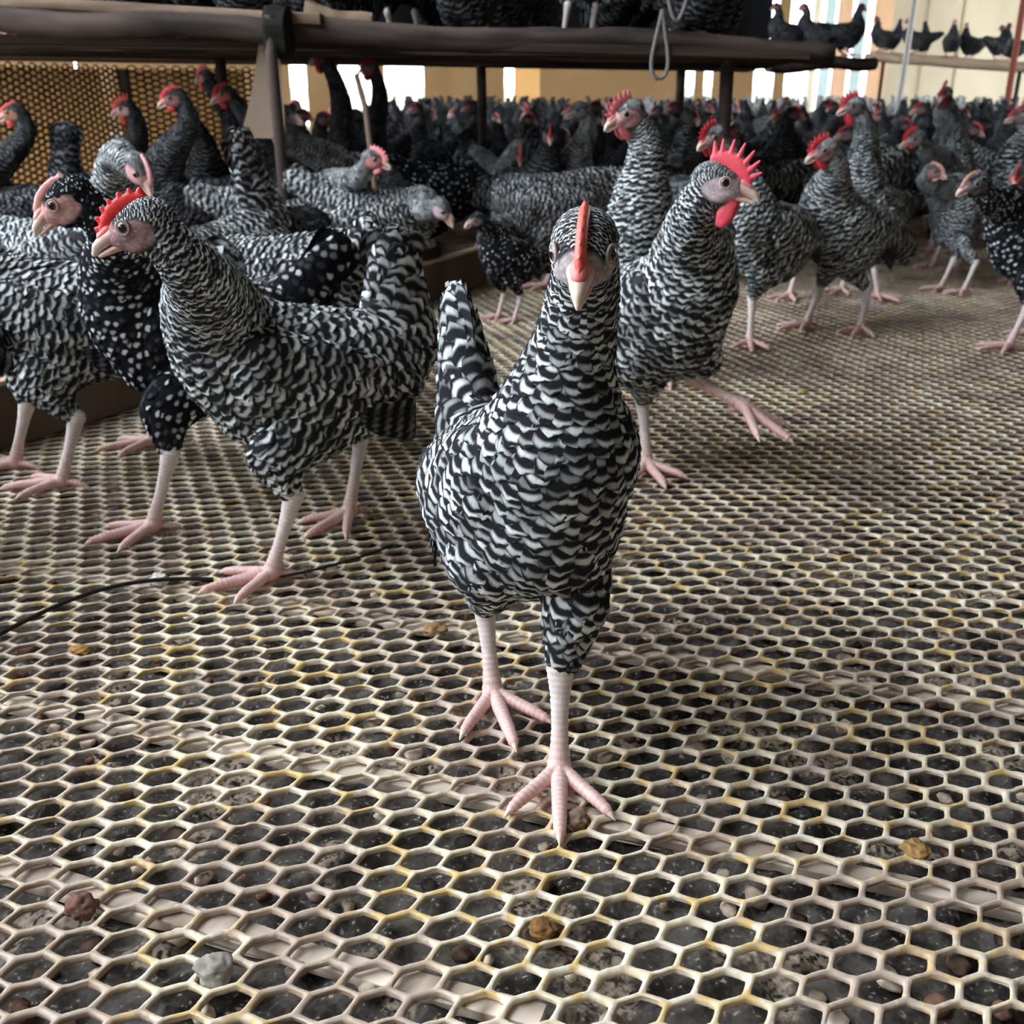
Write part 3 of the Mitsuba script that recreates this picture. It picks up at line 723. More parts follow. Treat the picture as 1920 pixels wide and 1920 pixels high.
    # ---- eyes
    if lod < 2:
        for q in (-1, 1):
            sp_m = trimesh.creation.icosphere(subdivisions=4 if lod == 0 else 3)
            od = unit(HA[1] * q + HA[0] * 0.42 + HA[2] * 0.10)
            c = hp(0.0090, 0.0034, q * 0.0112)
            ev = np.array(sp_m.vertices); ang = np.degrees(np.arccos(np.clip(ev @ od, -1, 1)))[:, None]
            bl = lambda a, b: np.clip((ang - a) / (b - a), 0, 1)
            ec = np.array([0.006, 0.006, 0.008]) + (np.array([0.27, 0.22, 0.16]) - 0.006) * bl(33, 38)
            ec = ec + (np.array([0.05, 0.04, 0.035]) - ec) * bl(54, 60)
            name = 'eye' if q < 0 else 'eye_001'
            out[name] = nply(c + ev * 0.0052 * hs, np.array(sp_m.faces), 'eye_gloss', ev, color=ec)
            if lod == 0:
                e1 = unit(np.cross(od, HA[2])); e2 = np.cross(od, e1)
                th = np.arange(28) * 2 * PI / 28; ph = np.arange(8) * 2 * PI / 8
                cen = c + od * 0.0031 * hs + 0.0046 * hs * (np.cos(th)[:, None] * e1 + np.sin(th)[:, None] * e2)
                rr = cen[:, None] + 0.0008 * hs * (np.cos(ph)[None, :, None] * (np.cos(th)[:, None] * e1 + np.sin(th)[:, None] * e2)[:, None] + np.sin(ph)[None, :, None] * od)
                i_, j_ = np.meshgrid(np.arange(28), np.arange(8), indexing='ij')
                aa, b2, c2, d2 = i_ * 8 + j_, i_ * 8 + (j_ + 1) % 8, (i_ + 1) % 28 * 8 + (j_ + 1) % 8, (i_ + 1) % 28 * 8 + j_
                tf = np.vstack([np.stack([aa, b2, c2], -1).reshape(-1, 3), np.stack([aa, c2, d2], -1).reshape(-1, 3)]); tv = rr.reshape(-1, 3)
                out[name + '__eyelid'] = nply(tv, tf, 'matte', vnormals(tv, tf), color=np.tile(np.array(facecol) * 0.85 + 0.10, (len(tv), 1)))
    # ---- legs: shank, three toes forward, one back, claws
    for k, (ank, hock, tdir, ft, q) in enumerate(legs):
        nn1 = 2 if lod == 0 else 1
        tpit = math.radians(ft.get('tpitch', 0)); cl = ft.get('curl', 0.0)
        mid_ = (ank + hock) / 2
        lm = chain([ell(hock + unit(hock - ank) * 0.004 * s, 0.0098 * s, None, nn1), ell(hock * 0.8 + ank * 0.2, 0.0070 * s, None, nn1), ell(mid_, 0.0057 * s, None, nn1), ell(ank * 0.75 + hock * 0.25, 0.0063 * s, None, nn1), ell(ank, 0.0086 * s, None, nn1)])
        lname = 'leg' if k == 0 else 'leg_001'
        ends = []
        for da, ln, r0 in ((0, 0.060, 0.0060), (ft.get('spread', 40), 0.048, 0.0056), (-ft.get('spread', 40), 0.048, 0.0056), (ft.get('hind', 168), 0.024, 0.0048)):
            b = math.radians(da); dv = np.array([tdir[0] * math.cos(b) - tdir[1] * math.sin(b), tdir[0] * math.sin(b) + tdir[1] * math.cos(b), 0])
            dn = dv * math.cos(tpit) + np.array([0, 0, math.sin(tpit)]); z0 = ank[2]
            P_ = [ank + dn * ln * s * t for t in (0.0, 0.20, 0.5, 0.78, 1.0)]
            if 'tpitch' not in ft:
                gnd = ank[2] - 0.0085 * s
                hz = np.array([0.0070, 0.0085, 0.0072, 0.0062, 0.0042]) * s + 0.0006
                for a_, z_ in zip(P_, hz):
                    a_[2] = gnd + z_
            rr = np.array([0.0076, r0 * 0.98, r0 * 0.86, r0 * 0.80, r0 * 0.64]) * s
            lm += chain([ell(a_, r_, None, nn1) for a_, r_ in zip(P_, rr)])
            ends.append((P_[-1], unit(P_[-1] - P_[-2]), r0))
        lv, lf = fuse(lm, Lq['toe'] * s, 5 if lod == 0 else 3)
        up01 = np.clip((lv[:, 2] - ank[2]) / (0.04 * s), 0, 1)[:, None]
        nzc = meshkit.fbm(lv / s * 200, 2, 9)[:, None]
        pk = np.array([0.76, 0.50, 0.46]) * (1 - up01) + np.array([0.74, 0.66, 0.63]) * up01
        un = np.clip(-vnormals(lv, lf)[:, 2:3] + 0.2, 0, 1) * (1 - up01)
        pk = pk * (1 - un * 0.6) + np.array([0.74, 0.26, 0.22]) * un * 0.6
        if lod == 0:
            ringn = np.sin((np.linalg.norm(lv - ank, axis=1) / s) * 2 * PI / 0.0042)[:, None]
            lv = lv + vnormals(lv, lf) * ringn * 0.00026 * s
            pk = pk * (1 - 0.30 * np.clip(-ringn, 0, 1) * nzc)
        out[lname] = nply(lv, lf, 'gloss', vnormals(lv, lf), color=pk * (0.82 + 0.3 * nzc))
        if lod == 0:
            for c_, (e_, d_, r0) in enumerate(ends):
                cm_ = chain([ell(e_, r0 * 0.55 * s, None, 1), ell(e_ + (d_ * 0.004 + np.array([0, 0, -0.0004])) * s, r0 * 0.34 * s, None, 1), ell(e_ + (d_ * 0.0080 + np.array([0, 0, -0.0020])) * s, 0.0005 * s, None, 1)])
                kv, kf = fuse(cm_, 0.002 * s, 2)
                out[lname + '__claw' + (f'_{c_:03d}' if c_ else '')] = nply(kv, kf, 'gloss', vnormals(kv, kf), color=np.tile([[0.72, 0.58, 0.48]], (len(kv), 1)))
    # ---- flight feathers of the folded wings, and the tail's long feathers
    def quill(base, d, nrm, ln, wd, curve, seed_):
        k2 = 7; t = np.linspace(0, 1, k2); side = unit(np.cross(nrm, d))
        pw = np.array([0.35, 0.8, 1.0, 1.0, 0.98, 0.88, 0.52])
        rows = []
        for i2 in range(k2):
            c_ = base + d * ln * t[i2] - nrm * curve * t[i2] ** 2
            for a_ in (-1, 0, 1):
                rows.append(c_ + side * a_ * wd * pw[i2] + nrm * (0.10 * wd * (1 - abs(a_))))
        rows = np.array(rows); q0 = np.array([i2 * 3 + j2 for i2 in range(k2 - 1) for j2 in range(2)])
        ff_ = np.vstack([np.stack([q0, q0 + 3, q0 + 4], -1), np.stack([q0, q0 + 4, q0 + 1], -1)])
        back = rows - nrm * 0.0006
        vv = np.vstack([rows, back]); fff = np.vstack([ff_, ff_[:, ::-1] + len(rows)])
        uu = np.array([[seed_ + 0.5 + 0.49 * a_, (1 - t[i2]) * ln / (0.013 * s) + 0.25] for i2 in range(k2) for a_ in (-1, 0, 1)])
        return vv, fff, np.vstack([uu, uu])

    if lod < 2 and wings:
        for q in (-1, 1):
            vs, fs, us, o = [], [], [], 0
            nw = 6 if lod == 0 else 4
            for i2 in range(nw):
                b0 = loc(-0.022 - 0.004 * i2, q * (0.066 - 0.0012 * i2) * fat, 0.176 - 0.0055 * i2)
                d0 = unit(-ax_f * 0.97 + ax_u * (0.03 - 0.055 * i2) - ax_s * q * 0.16)
                vv, fff, uu = quill(b0, d0, unit(ax_s * q + ax_u * 0.25), (0.072 - 0.003 * i2) * s, 0.0085 * s, 0.006 * s, 40 + i2)
                vs.append(vv); fs.append(fff + o); us.append(uu); o += len(vv)
            vs, fs, us = np.vstack(vs), np.vstack(fs), np.vstack(us)
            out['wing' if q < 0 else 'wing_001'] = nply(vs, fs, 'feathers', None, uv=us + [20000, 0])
    nt = {0: 8, 1: 5, 2: 0}[lod]
    for i2 in range(nt):
        a_ = (i2 - (nt - 1) / 2) / max(nt - 1, 1) * 2
        d0 = unit(td + tn * a_ * 0.16 + ax_s * (0.05 if i2 % 2 else -0.05))
        b0 = tb + td * tl * 0.62 + tn * a_ * 0.012 * s
        vv, fff, uu = quill(b0, d0, unit(ax_s * (1 if i2 % 2 else -1) + tn * 0.2 * a_), (tl * 0.80 + 0.004 * s) * (1 - 0.10 * abs(a_)), 0.0125 * s, 0.0, 80 + i2 * 3)
        out['tail_feather' + (f'_{i2:03d}' if i2 else '')] = nply(vv, fff, 'feathers', None, uv=uu + [STYLE[style], 0])
    return out


def add_hen(name, label, group=None, cat='hen', **kw):
    k = thing(name, label, cat, group)
    for p, d in hen(**kw).items():
        scene[f'{k}__{p}'] = d
    tag(f'{k}__plumage', None, None, None, 'stuff')
    return k

# ------------------------------------------------------------------ the flock: near hens
g = lambda px, py: G(px, py)
add_hen('hen', 'barred black and white hen walking straight towards the camera, nearest of all', pos=[0.008, 0.66, 0], yaw=291, s=1.0, head=W(1095, 470, 0.555), hyaw=262, hpitch=-20, pitch=20, tail=88, taillen=0.10, lod=0, seed=1, comb=0.28, wattle=0.0, fat=0.92, neckw=0.8,
        feet=[dict(p=g(1048, 1462), yaw=268, knee=0.8, h=0.060), dict(p=g(925, 1318), yaw=285, knee=0.8, h=0.062)], facecol=(0.40, 0.35, 0.36), combcol=(0.80, 0.13, 0.10), facesize=0.72, beakcol=(0.80, 0.34, 0.32))
add_hen('hen', 'barred hen in profile facing left with bright red comb, one foot stepping forward', pos=[-0.20, 0.965, 0], yaw=203, s=1.02, head=W(268, 425, 0.80), hyaw=190, hpitch=-14, pitch=6, tail=96, lod=0, seed=2, comb=0.5, wattle=0.0,
        feet=[dict(p=g(510, 1090), yaw=205), dict(p=g(655, 975), yaw=235, h=0.08)], facecol=(0.36, 0.22, 0.22), combcol=(0.82, 0.035, 0.035))
add_hen('hen', 'barred hen with tall red comb and wattles stepping right with one foot raised', pos=[0.165, 1.20, 0], yaw=300, s=1.05, head=W(1345, 345, 1.06), hyaw=335, hpitch=-6, pitch=16, tail=50, lod=0, seed=3, comb=1.15, wattle=0.8,
        feet=[dict(p=W(1395, 775, 1.13), yaw=318, tpitch=-24, hock=W(1305, 712, 1.16)), dict(p=g(1212, 882), yaw=282)], facecol=(0.60, 0.48, 0.49), combcol=(0.82, 0.08, 0.12), beakcol=(0.80, 0.46, 0.44))
add_hen('hen', 'dark white-spotted hen behind the left profile hen, pink face lowered to the left', pos=[-0.345, 1.12, 0], yaw=212, s=1.03, head=W(128, 378, 0.98), hyaw=195, hpitch=-28, pitch=12, tail=60, lod=0, seed=4, style='feathers_spotted', comb=0.22, wattle=0.0,
        feet=[dict(p=g(288, 1000), yaw=210), dict(p=g(285, 838), yaw=200)], facecol=(0.62, 0.36, 0.34), combcol=(0.80, 0.36, 0.32))
add_hen('hen', 'pale barred hen cut by the left edge with black wing feathers', pos=[-0.525, 1.19, 0], yaw=188, s=1.05, head=('l', 0.11, 0.0, 0.25), hpitch=-35, pitch=4, tail=30, lod=0, seed=5, comb=0.4, wattle=0.1, feet=[dict(p=g(118, 915), yaw=190), dict(p=g(30, 880), yaw=185)])
add_hen('hen', 'barred hen standing on the open floor at right, facing left with folded-back red comb', pos=[0.645, 2.03, 0], yaw=212, s=1.02, head=W(1548, 283, 1.93), hyaw=196, hpitch=-14, pitch=14, tail=-12, lod=0, seed=6, comb=0.7, wattle=0.45,
        feet=[dict(p=g(1510, 615), yaw=205), dict(p=g(1612, 622), yaw=240)], facecol=(0.30, 0.17, 0.16), combcol=(0.74, 0.05, 0.06))
add_hen('hen', 'white-speckled dark hen at the right edge facing left with pale beak', pos=[0.955, 1.90, 0], yaw=196, s=0.98, head=W(1830, 345, 1.80), hyaw=200, hpitch=-12, pitch=10, tail=10, lod=0, seed=7, style='feathers_spotted', comb=0.12, wattle=0.0,
        feet=[dict(p=g(1890, 655), yaw=195), dict(p=g(1935, 630), yaw=200)], facecol=(0.12, 0.10, 0.10), combcol=(0.62, 0.36, 0.30))
add_hen('hen', 'dark barred hen walking behind the one with raised foot, red comb turned left', pos=[0.475, 1.93, 0], yaw=222, s=1.02, head=W(1338, 258, 1.93), hyaw=215, hpitch=-15, pitch=8, tail=35, lod=1, seed=8, comb=0.7, wattle=0.5,
        feet=[dict(p=g(1405, 648), yaw=262), dict(p=g(1480, 560), yaw=230)], combcol=(0.70, 0.04, 0.05))
add_hen('hen', 'tall barred hen with long neck and pink comb behind the nearest hen, facing left', pos=W(1235, 470, 1.66) * [1, 1, 0], yaw=228, s=1.05, head=W(1178, 215, 1.62), hyaw=205, hpitch=-16, pitch=22, tail=40, lod=0, seed=9, comb=0.75, wattle=0.55, facecol=(0.66, 0.36, 0.36), combcol=(0.80, 0.20, 0.22))
add_hen('hen', 'tiny black pullet with white flecks standing at the end of the feed trough', pos=G(955, 600), yaw=222, s=0.68, head=W(893, 412, 2.02), hyaw=205, hpitch=-18, pitch=20, tail=5, lod=1, seed=10, style='feathers_spotted', comb=0.0, wattle=0.0, facecol=(0.30, 0.26, 0.25))
M = lambda label, **kw: add_hen('hen', label, lod=kw.pop('lod', 1), **kw)
M('grey-backed hen at the left edge behind the pale one', pos=[-0.87, 1.47, 0], yaw=150, head=('l', 0.13, 0.0, 0.14), hpitch=-50, pitch=-14, tail=25, seed=11)
M('hen bending down with pink bare face, head above the left profile hen', pos=[-0.72, 1.72, 0], yaw=-15, head=W(262, 318, 1.55), hyaw=-38, hpitch=-48, pitch=2, tail=20, seed=12, comb=0.25, wattle=0.0, facecol=(0.66, 0.38, 0.38), combcol=(0.70, 0.34, 0.34), necktan=[0.3, -0.2, -0.4])
M('barred hen leaning over the trough with its striped tail straight up', pos=W(430, 400, 1.72) * [1, 1, 0], yaw=232, head=('l', 0.13, 0.0, 0.15), hpitch=-50, pitch=-16, tail=92, taillen=0.115, seed=13)
M('light barred hen feeding with its broad back behind the left profile hen', pos=[-0.33, 1.50, 0], yaw=165, head=('l', 0.15, 0.0, 0.12), hpitch=-55, pitch=-10, tail=0, seed=14, fat=1.08)
M('brownish tailed hen feeding low behind the left profile hen', pos=[-0.26, 1.31, 0], yaw=140, head=('l', 0.14, 0.0, 0.10), hpitch=-55, pitch=-20, tail=35, seed=15, s=0.92)
M('barred hen looking right with pink comb, head over the feeding hens in the middle', pos=[-0.48, 2.26, 0], yaw=8, head=W(700, 300, 2.16), hyaw=-22, hpitch=-10, pitch=0, tail=20, seed=16, comb=0.55, wattle=0.3, facecol=(0.52, 0.20, 0.20), combcol=(0.78, 0.24, 0.26))
M('fluffy dark hen seen from behind, beside the hen that looks right', pos=[-0.40, 1.88, 0], yaw=75, head=('l', 0.12, 0.0, 0.12), hpitch=-50, pitch=-14, tail=-25, seed=17, style='feathers_dusky')
M('barred hen pecking in the trough with pale pink face turned right', pos=[-0.28, 2.22, 0], yaw=4, head=W(828, 392, 2.12), hyaw=-25, hpitch=-42, pitch=-8, tail=25, seed=18, comb=0.0, wattle=0.0, facecol=(0.60, 0.44, 0.48), fat=1.05)
M('broad barred hen with its back to the light behind the tiny black pullet', pos=[0.085, 2.48, 0], yaw=190, head=('l', 0.15, 0.0, 0.13), hpitch=-50, pitch=-8, tail=5, seed=19, fat=1.1, s=1.05, comb=0, wattle=0)
M('dark speckled hen feeding beyond the trough, back arched', pos=[-0.20, 2.72, 0], yaw=2, head=('l', 0.15, 0.0, 0.15), hpitch=-45, pitch=-10, tail=15, seed=20, style='feathers_spotted', s=1.08)
M('barred hen bowing towards the camera with a thin red comb, in the middle', pos=[-0.045, 2.98, 0], yaw=292, head=W(975, 283, 2.80), hyaw=272, hpitch=-52, pitch=-12, tail=10, seed=21, comb=0.6, wattle=0.0, necktan=[0, -0.5, -0.3], s=1.05)
M('grey pullet looking left with neck stretched, left of the long-necked hen', pos=[0.21, 2.72, 0], yaw=205, head=W(1087, 208, 2.62), hyaw=195, hpitch=-12, pitch=10, tail=25, seed=22, comb=0.15, wattle=0.0, facecol=(0.32, 0.28, 0.28), combcol=(0.5, 0.3, 0.3))
M('barred hen behind the right standing hen, red comb and wattles, facing left', pos=[0.83, 2.46, 0], yaw=222, head=W(1602, 200, 2.36), hyaw=190, hpitch=-10, pitch=18, tail=20, seed=23, comb=0.85, wattle=0.75, feet=[dict(p=g(1578, 548), yaw=230), dict(p=g(1645, 560), yaw=300)], facecol=(0.2, 0.16, 0.16), combcol=(0.72, 0.06, 0.08))
M('tall hen with upright red comb facing the camera near the right edge', pos=[1.25, 3.03, 0], yaw=240, head=W(1772, 178, 2.90), hyaw=232, hpitch=-12, pitch=20, tail=30, seed=24, comb=1.0, wattle=0.6, facecol=(0.28, 0.08, 0.09), combcol=(0.66, 0.05, 0.08))
M('hen with flat red comb and pale beak facing left, above the small pale-chested one', pos=[1.14, 2.72, 0], yaw=205, head=W(1716, 260, 2.58), hyaw=195, hpitch=-14, pitch=12, tail=10, seed=25, comb=0.6, wattle=0.1, facecol=(0.36, 0.26, 0.26))
M('small pale-chested hen looking right, between the standing hen and the speckled one', pos=[1.05, 2.50, 0], yaw=262, s=0.86, head=W(1748, 322, 2.40), hyaw=325, hpitch=-10, pitch=20, tail=10, seed=26, comb=0.35, wattle=0.15, feet=[dict(p=g(1762, 545), yaw=190), dict(p=g(1805, 552), yaw=200)], facecol=(0.40, 0.20, 0.19), combcol=(0.62, 0.32, 0.28))
M('hen with curled red comb at the right edge behind the speckled one', pos=[1.27, 2.52, 0], yaw=232, head=W(1908, 330, 2.34), hyaw=238, hpitch=-20, pitch=4, tail=10, seed=27, comb=0.85, wattle=0.4, facecol=(0.5, 0.16, 0.16))
M('barred hen at the right edge under the curled-comb hen, head hidden', pos=[1.42, 2.75, 0], yaw=150, head=('l', 0.14, 0.0, 0.14), hpitch=-45, pitch=-6, tail=20, seed=28)
M('pale patch-backed hen between the long-necked hen and the dark walking one', pos=[0.44, 2.50, 0], yaw=120, head=('l', 0.14, 0.0, 0.15), hpitch=-45, pitch=-6, tail=15, seed=29)
# against the net screen and under the deck on the left
DK = 'feathers_dusky'  # dark plumage that also carries the shade under the deck
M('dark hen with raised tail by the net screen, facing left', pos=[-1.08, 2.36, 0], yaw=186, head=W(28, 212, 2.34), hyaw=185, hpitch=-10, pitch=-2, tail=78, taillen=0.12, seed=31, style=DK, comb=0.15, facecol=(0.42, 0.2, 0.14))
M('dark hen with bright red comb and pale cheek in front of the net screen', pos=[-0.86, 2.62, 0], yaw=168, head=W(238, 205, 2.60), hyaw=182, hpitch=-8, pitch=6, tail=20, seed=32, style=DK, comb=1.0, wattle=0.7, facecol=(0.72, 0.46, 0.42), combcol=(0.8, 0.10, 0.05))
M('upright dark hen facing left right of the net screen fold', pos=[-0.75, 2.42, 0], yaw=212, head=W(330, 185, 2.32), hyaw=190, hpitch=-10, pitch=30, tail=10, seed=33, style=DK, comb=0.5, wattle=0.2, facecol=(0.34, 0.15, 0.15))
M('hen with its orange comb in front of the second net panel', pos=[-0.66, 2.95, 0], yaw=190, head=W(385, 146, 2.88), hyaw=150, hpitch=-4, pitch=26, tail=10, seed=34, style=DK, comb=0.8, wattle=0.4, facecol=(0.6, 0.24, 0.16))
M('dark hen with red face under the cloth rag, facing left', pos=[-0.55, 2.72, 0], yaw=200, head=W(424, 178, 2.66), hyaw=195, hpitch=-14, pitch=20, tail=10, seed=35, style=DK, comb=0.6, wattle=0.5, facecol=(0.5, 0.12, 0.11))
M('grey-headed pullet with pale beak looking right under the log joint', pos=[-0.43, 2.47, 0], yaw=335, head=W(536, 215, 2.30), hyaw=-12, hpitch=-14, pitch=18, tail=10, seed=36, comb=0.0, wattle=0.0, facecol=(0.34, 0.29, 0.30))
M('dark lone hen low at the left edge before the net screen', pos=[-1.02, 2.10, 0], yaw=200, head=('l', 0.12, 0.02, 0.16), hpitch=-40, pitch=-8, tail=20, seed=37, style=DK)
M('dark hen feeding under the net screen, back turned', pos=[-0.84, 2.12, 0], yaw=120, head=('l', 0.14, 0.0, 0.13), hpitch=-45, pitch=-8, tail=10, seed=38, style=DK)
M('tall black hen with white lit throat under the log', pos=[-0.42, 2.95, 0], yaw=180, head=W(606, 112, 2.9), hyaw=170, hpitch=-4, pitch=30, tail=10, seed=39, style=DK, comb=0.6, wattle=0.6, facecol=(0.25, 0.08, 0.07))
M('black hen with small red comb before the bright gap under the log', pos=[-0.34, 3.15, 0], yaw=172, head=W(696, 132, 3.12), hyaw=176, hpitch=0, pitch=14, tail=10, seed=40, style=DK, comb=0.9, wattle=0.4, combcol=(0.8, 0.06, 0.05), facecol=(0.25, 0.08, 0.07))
M('dark hen at the left edge in shade, only its rear in view', pos=[-0.67, 0.95, 0], yaw=176, head=('l', 0.13, 0.0, 0.16), hpitch=-40, pitch=-4, tail=5, seed=41, style=DK)  # placed here also to shade the floor at the lower left

# ------------------------------------------------------------------ the crowd farther off: copies of a few postures
PROTO = []
for i, (hd, hp_, pt, tl, cb, st, hy) in enumerate([(('l', 0.10, 0, 0.335), -8, 12, 25, 0.4, 'feathers_barred', 0), (('l', 0.115, 0.03, 0.325), -12, 8, 40, 0.45, 'feathers_barred', 50), (('l', 0.15, 0, 0.12), -50, -12, 20, 0.3, 'feathers_barred', 0),
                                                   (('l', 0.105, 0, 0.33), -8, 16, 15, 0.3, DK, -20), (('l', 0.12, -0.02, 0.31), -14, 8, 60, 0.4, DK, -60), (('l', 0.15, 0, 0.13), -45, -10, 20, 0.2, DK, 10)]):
    PROTO.append(hen(pos=[0, 0, 0], yaw=0, head=hd, hyaw=hy, hpitch=hp_, pitch=pt, tail=tl, comb=cb, lod=2, seed=60 + i, style=st, facecol=(0.30, 0.18, 0.18), combcol=(0.58, 0.05, 0.06)))  # faces and combs toned down for the shade over the crowd
for i in (0, 1):                                                     # resting hens, legs folded under
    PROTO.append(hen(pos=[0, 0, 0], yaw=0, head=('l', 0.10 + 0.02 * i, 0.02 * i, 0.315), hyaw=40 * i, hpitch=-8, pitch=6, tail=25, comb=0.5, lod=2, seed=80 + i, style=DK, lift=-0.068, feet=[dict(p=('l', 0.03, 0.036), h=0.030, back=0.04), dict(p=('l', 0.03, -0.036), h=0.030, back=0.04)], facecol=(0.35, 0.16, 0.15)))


for i, parts in enumerate(PROTO):
    scene[f'hen_shape_{i}'] = {'type': 'shapegroup', **parts}
LOOK = ['upright', 'looking sideways', 'feeding with head down', 'upright', 'with raised tail', 'feeding with head down', 'resting', 'resting with turned head']
SHADE = ['grey barred', 'grey barred', 'grey barred', 'dark', 'dark', 'dark', 'dark', 'dark']


def copy_hen(k_, x, y, z, yaw, s, place_, group):
    way = ['right', 'away', 'left', 'the camera'][int(((yaw + 45) % 360) // 90)]
    k = thing('hen', f'{SHADE[k_]} hen {LOOK[k_]}, facing {way}, {place_}', 'hen', f'{group} {LOOK[k_]} facing {way}')
    scene[k] = {'type': 'instance', 'g': {'type': 'ref', 'id': f'hen_shape_{k_}'}, 'to_world': T().translate([float(x), float(y), float(z)]).rotate([0, 0, 1], float(yaw)).scale(float(s))}
    tag(f'{k}__plumage', None, None, None, 'stuff')


rnd = rs(77)
taken = [np.array([*p]) for p in ((0.645, 2.03), (0.955, 1.9), (0.475, 1.93), (0.2, 1.66), (0, 2.06), (-0.48, 2.26), (-0.28, 2.22), (0.085, 2.48), (-0.2, 2.72), (-0.045, 2.98), (0.21, 2.72), (0.83, 2.46), (1.25, 3.03), (1.14, 2.72), (1.05, 2.5), (1.27, 2.52), (1.42, 2.75), (0.44, 2.5),
                                      (-1.08, 2.36), (-0.86, 2.62), (-0.68, 2.36), (-0.66, 2.95), (-0.55, 2.72), (-0.5, 2.42), (-0.42, 2.95), (-0.34, 3.15))]
placed = 0
for _ in range(9000):
    y = 2.45 + 3.7 * rnd.rand() ** 1.1; x = (rnd.rand() * 2 - 1) * (0.58 * y)
    if x < -0.9 + 0.05 * (y - 3) or (y < 2.75 and 0.5 < x < 0.75):
        continue
    p = np.array([x, y]); gap = 0.19 + 0.02 * (y - 2.5)
    if min(np.linalg.norm(p - q) for q in taken) < gap:
        continue
    taken.append(p); placed += 1
    right = x > 0.12 * y
    k_ = rnd.choice([0, 1, 2, 5, 3, 4] if right else [3, 4, 5, 3, 5, 4])  # under the deck only dusky copies, shade put into their plumage
    yaw = rnd.choice([180, 180, 200, 160, 0, 20, -30, 230, 270, 90]) + rnd.uniform(-20, 20)
    s = rnd.uniform(0.94, 1.06)
    if y > 4.4:
        copy_hen(k_, x, y, 0, yaw, s, 'in the far-end crowd', 'far crowd hens')
    elif right:
        copy_hen(k_, x, y, 0, yaw, s, 'in the right-hand crowd', 'right crowd hens')
    else:
        copy_hen(k_, x, y, 0, yaw, s, 'under the raised deck', 'hens under the raised deck')
    if placed >= 205:
        break
# hens standing on the raised deck: feet and dark bodies show over the log
for i in range(24):
    y = 2.52 + 0.30 * (i // 8) + 0.03 * (i % 2); x = -1.35 + 0.25 * (i % 8) + 0.08 * (i // 8)
    z_ = 0.558 - 0.042 * (x + 2.0) / (2.62 + 0.14)
    copy_hen(6 + i % 2 if i % 6 else 3, x, y, z_, (70, 250, 110, 290)[i % 4], 0.98, 'on the raised deck', 'deck hens')
for px, yw in ((1470, 200), (1525, 160), (1580, 20)):
    q = W(px, 120, 4.3); copy_hen(6, q[0], q[1], q[2] + 0.026, yw, 0.66, 'on the end log of the deck', 'end log hens')
# on the far perch
for i, (px, yw) in enumerate(((1655, 190), (1685, 20), (1722, 170), (1752, 60), (1790, 250), (1848, 200), (1880, 30), (1925, 160))):
    q = P0 + (P1 - P0) * (px - 1640) / 400
    copy_hen(6 + i % 2, q[0], q[1] + 0.02 + 0.18 * (i % 2), q[2] + 0.030, yw, 0.85, 'on the pale perch', 'perch hens')
# beyond the counted ones, the crowd's far end as one mass
vs_, fs_, us_, ns_, o_ = [], [], [], [], 0
for _ in range(420):
    y = 6.3 + 3.8 * rnd.rand(); x = -0.12 * y + 0.68 * y * rnd.rand(); k_ = rnd.randint(0, 6)
    v, f, n, uv, _c = meshkit.WRITTEN[PROTO[k_]['plumage']['filename']]
    Rz = rotz(rnd.uniform(0, 2 * PI)); vs_.append(v @ Rz.T + [x, y, 0]); ns_.append(n @ Rz.T); fs_.append(f + o_); us_.append(uv % [10000, 99] + [STYLE['feathers_window_lit'] if y > 7.6 and x > 0.1 * y else STYLE['feathers_dusky'], 0]); o_ += len(v)  # far right ones carry window light in their plumage, the rest shade
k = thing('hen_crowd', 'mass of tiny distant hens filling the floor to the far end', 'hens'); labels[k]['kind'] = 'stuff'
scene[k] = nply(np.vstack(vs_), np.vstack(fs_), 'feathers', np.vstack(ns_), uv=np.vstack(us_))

# ------------------------------------------------------------------ small things
w1 = [G(-30, 1205, 0.006), G(60, 1165, 0.010), G(150, 1105, 0.014), G(235, 1080, 0.014), G(330, 1076, 0.012), G(400, 1086, 0.006)]
cs = np.array([bezier(np.array(w1[0]), np.array(w1[2]), np.array(w1[3]), np.array(w1[5]), 30)])[0]
k = thing('wire', 'thin dark wire curving over the mesh floor at the lower left', 'wire'); scene[k] = ply_(tube(cs, 0.0021, 8, 0.2, 2), 'wire_black', True)
cs = bezier(G(525, 1082, 0.006), G(580, 1070, 0.010), G(650, 1058, 0.010), G(735, 1022, 0.006), 20)
k = thing('wire', 'short dark wire behind the feet of the left profile hen', 'wire'); scene[k] = ply_(tube(cs, 0.0014, 8, 0.2, 2), 'wire_black', True)
k = thing('stick', 'thin leaning stick in front of the black hens under the log', 'stick'); a, b = W(668, 140, 2.35), W(696, 262, 2.3)
scene[k] = ply_(tube([a, (a + b) / 2 + [0.003, 0, 0], [b[0] + 0.02, b[1], 0.02]], 0.006, 8, 0.3, 3), 'stick_wood', True)
k = thing('rope', 'grey rope loop hanging from the log of the raised deck', 'rope')
t = np.linspace(0, 1, 40); c0 = W(1236, 70, 2.36)
lp = np.stack([c0[0] + 0.020 * np.sin(t * 2 * PI) * (0.5 + 0.5 * np.sin(t * PI)), np.full(40, c0[1] - 0.03), c0[2] + 0.05 - 0.13 * np.sin(t * PI)], 1)
scene[k] = ply_(tube(lp, 0.0042, 8, 0.2, 5), 'rope_fibre', True)
k = thing('rope', 'second grey rope strand hooked over the log beside the loop', 'rope')
t = np.linspace(0, 1, 30); c1 = W(1265, 30, 2.36)
lp = np.stack([c1[0] + 0.06 * (t - 0.5), np.full(30, c1[1] - 0.03), c1[2] + 0.08 - 0.09 * np.sin(t * PI)], 1)
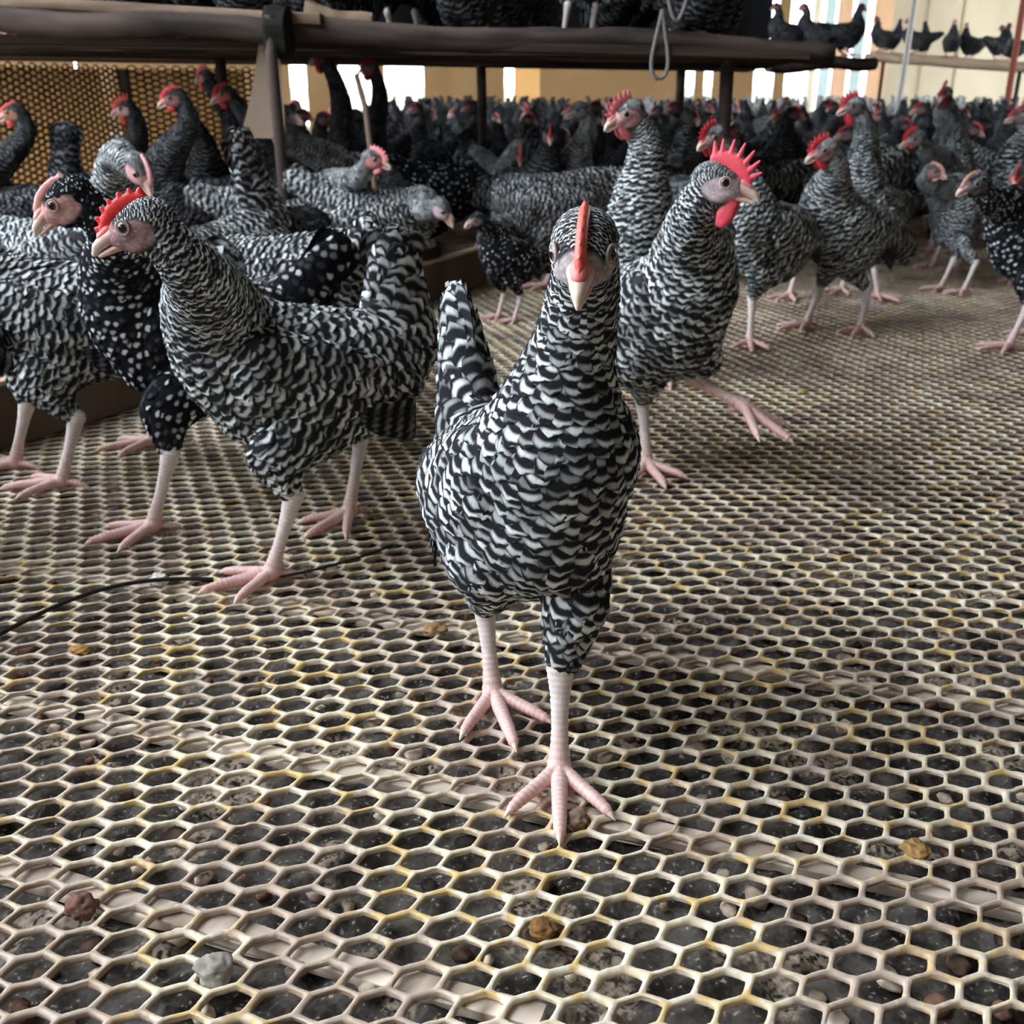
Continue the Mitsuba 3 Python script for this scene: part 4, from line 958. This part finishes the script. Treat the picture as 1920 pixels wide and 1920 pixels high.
scene[k] = ply_(tube(lp, 0.0042, 8, 0.2, 6), 'rope_fibre', True)


def lump(c, r, seed, col):
    m = trimesh.creation.icosphere(subdivisions=3); v = np.array(m.vertices)
    d = 0.55 + 0.9 * meshkit.fbm(v * 2.2 + seed * 7.3, 3, seed)
    v = v * d[:, None] * np.asarray(r)
    colr = np.array(col) * (0.5 + 0.9 * meshkit.fbm(v * 300 + seed, 2, 2)[:, None])
    return nply(v + np.asarray(c), np.array(m.faces), 'matte', vnormals(v, np.array(m.faces)), color=colr)


# crumbs of dried droppings lying in the holes
cv_, cf_, cc_, o_ = [], [], [], 0
base_m = trimesh.creation.icosphere(subdivisions=1); bvv, bff = np.array(base_m.vertices), np.array(base_m.faces)
for i in range(900):
    x, y = rnd.uniform(-0.9, 0.9), 0.3 + 1.1 * rnd.rand() ** 1.2
    if abs(x) > 0.16 + 0.56 * y:
        continue
    d_ = 0.6 + 0.8 * meshkit.noise(bvv * 1.7 + i * 3.1, i)
    r_ = rnd.uniform(0.0025, 0.0070) * np.array([1.2, 1.0, 0.7])
    cv_.append(bvv * d_[:, None] * r_ @ rotz(rnd.uniform(0, 6)).T + [x, y, -0.0105 + floor_z(np.array(x), np.array(y))])
    col = np.array([(0.62, 0.52, 0.42), (0.10, 0.07, 0.055), (0.20, 0.11, 0.08), (0.34, 0.27, 0.21), (0.06, 0.055, 0.05)][rnd.choice(5, p=[0.26, 0.24, 0.12, 0.2, 0.18])])
    cc_.append(col * (0.7 + 0.6 * rnd.rand(len(bvv), 1))); cf_.append(bff + o_); o_ += len(bvv)
cv_, cf_ = np.vstack(cv_), np.vstack(cf_)
scene['floor__crumbs'] = nply(cv_, cf_, 'matte', vnormals(cv_, cf_), color=np.vstack(cc_)); tag('floor__crumbs', 'crumbs of dried droppings in the mesh holes', kind='stuff')
for x, y, yw in ((-0.80, 0.78, 170), (-0.93, 1.08, 200), (-0.86, 0.52, 150)):  # unseen hens added only to shade the floor at the lower left
    copy_hen(0, x, y, 0, yw, 1.0, 'added unseen past the left edge to shade the floor', 'added shading hens past the left edge')
k = thing('pebble', 'small white pebble on the mesh beside the dark wire', 'pebble'); scene[k] = lump(G(298, 1087, 0.006), (0.009, 0.007, 0.006), 3, (0.85, 0.80, 0.76))
for lab, px, py, r, col, sd in (('brown dropping clump on the mesh left of the nearest hen', 815, 1180, (0.011, 0.009, 0.005), (0.34, 0.22, 0.11), 1), ('wet amber dropping on the mesh at the lower left', 150, 1218, (0.009, 0.007, 0.004), (0.42, 0.24, 0.09), 2),
                               ('amber dropping on the mesh at the lower right', 1718, 1592, (0.008, 0.008, 0.004), (0.36, 0.22, 0.09), 4), ('dark brown dropping in the mesh below the nearest hen', 1018, 1742, (0.008, 0.007, 0.005), (0.22, 0.12, 0.05), 5),
                               ('round grey dropping in a mesh hole at the lower left', 402, 1818, (0.010, 0.009, 0.007), (0.38, 0.35, 0.31), 6), ('red-brown dropping in a mesh hole at the far lower left', 152, 1700, (0.009, 0.008, 0.007), (0.20, 0.11, 0.09), 7),
                               ('dark dropping in a mesh hole behind the front toe of the nearest hen', 1080, 1535, (0.008, 0.008, 0.006), (0.28, 0.20, 0.15), 8), ('small amber dropping on the mesh by the raised foot', 1505, 735, (0.008, 0.007, 0.004), (0.45, 0.38, 0.18), 9)):
    k = thing('dropping', lab, 'dropping'); scene[k] = lump(G(px, py, 0.001), r, sd, col)
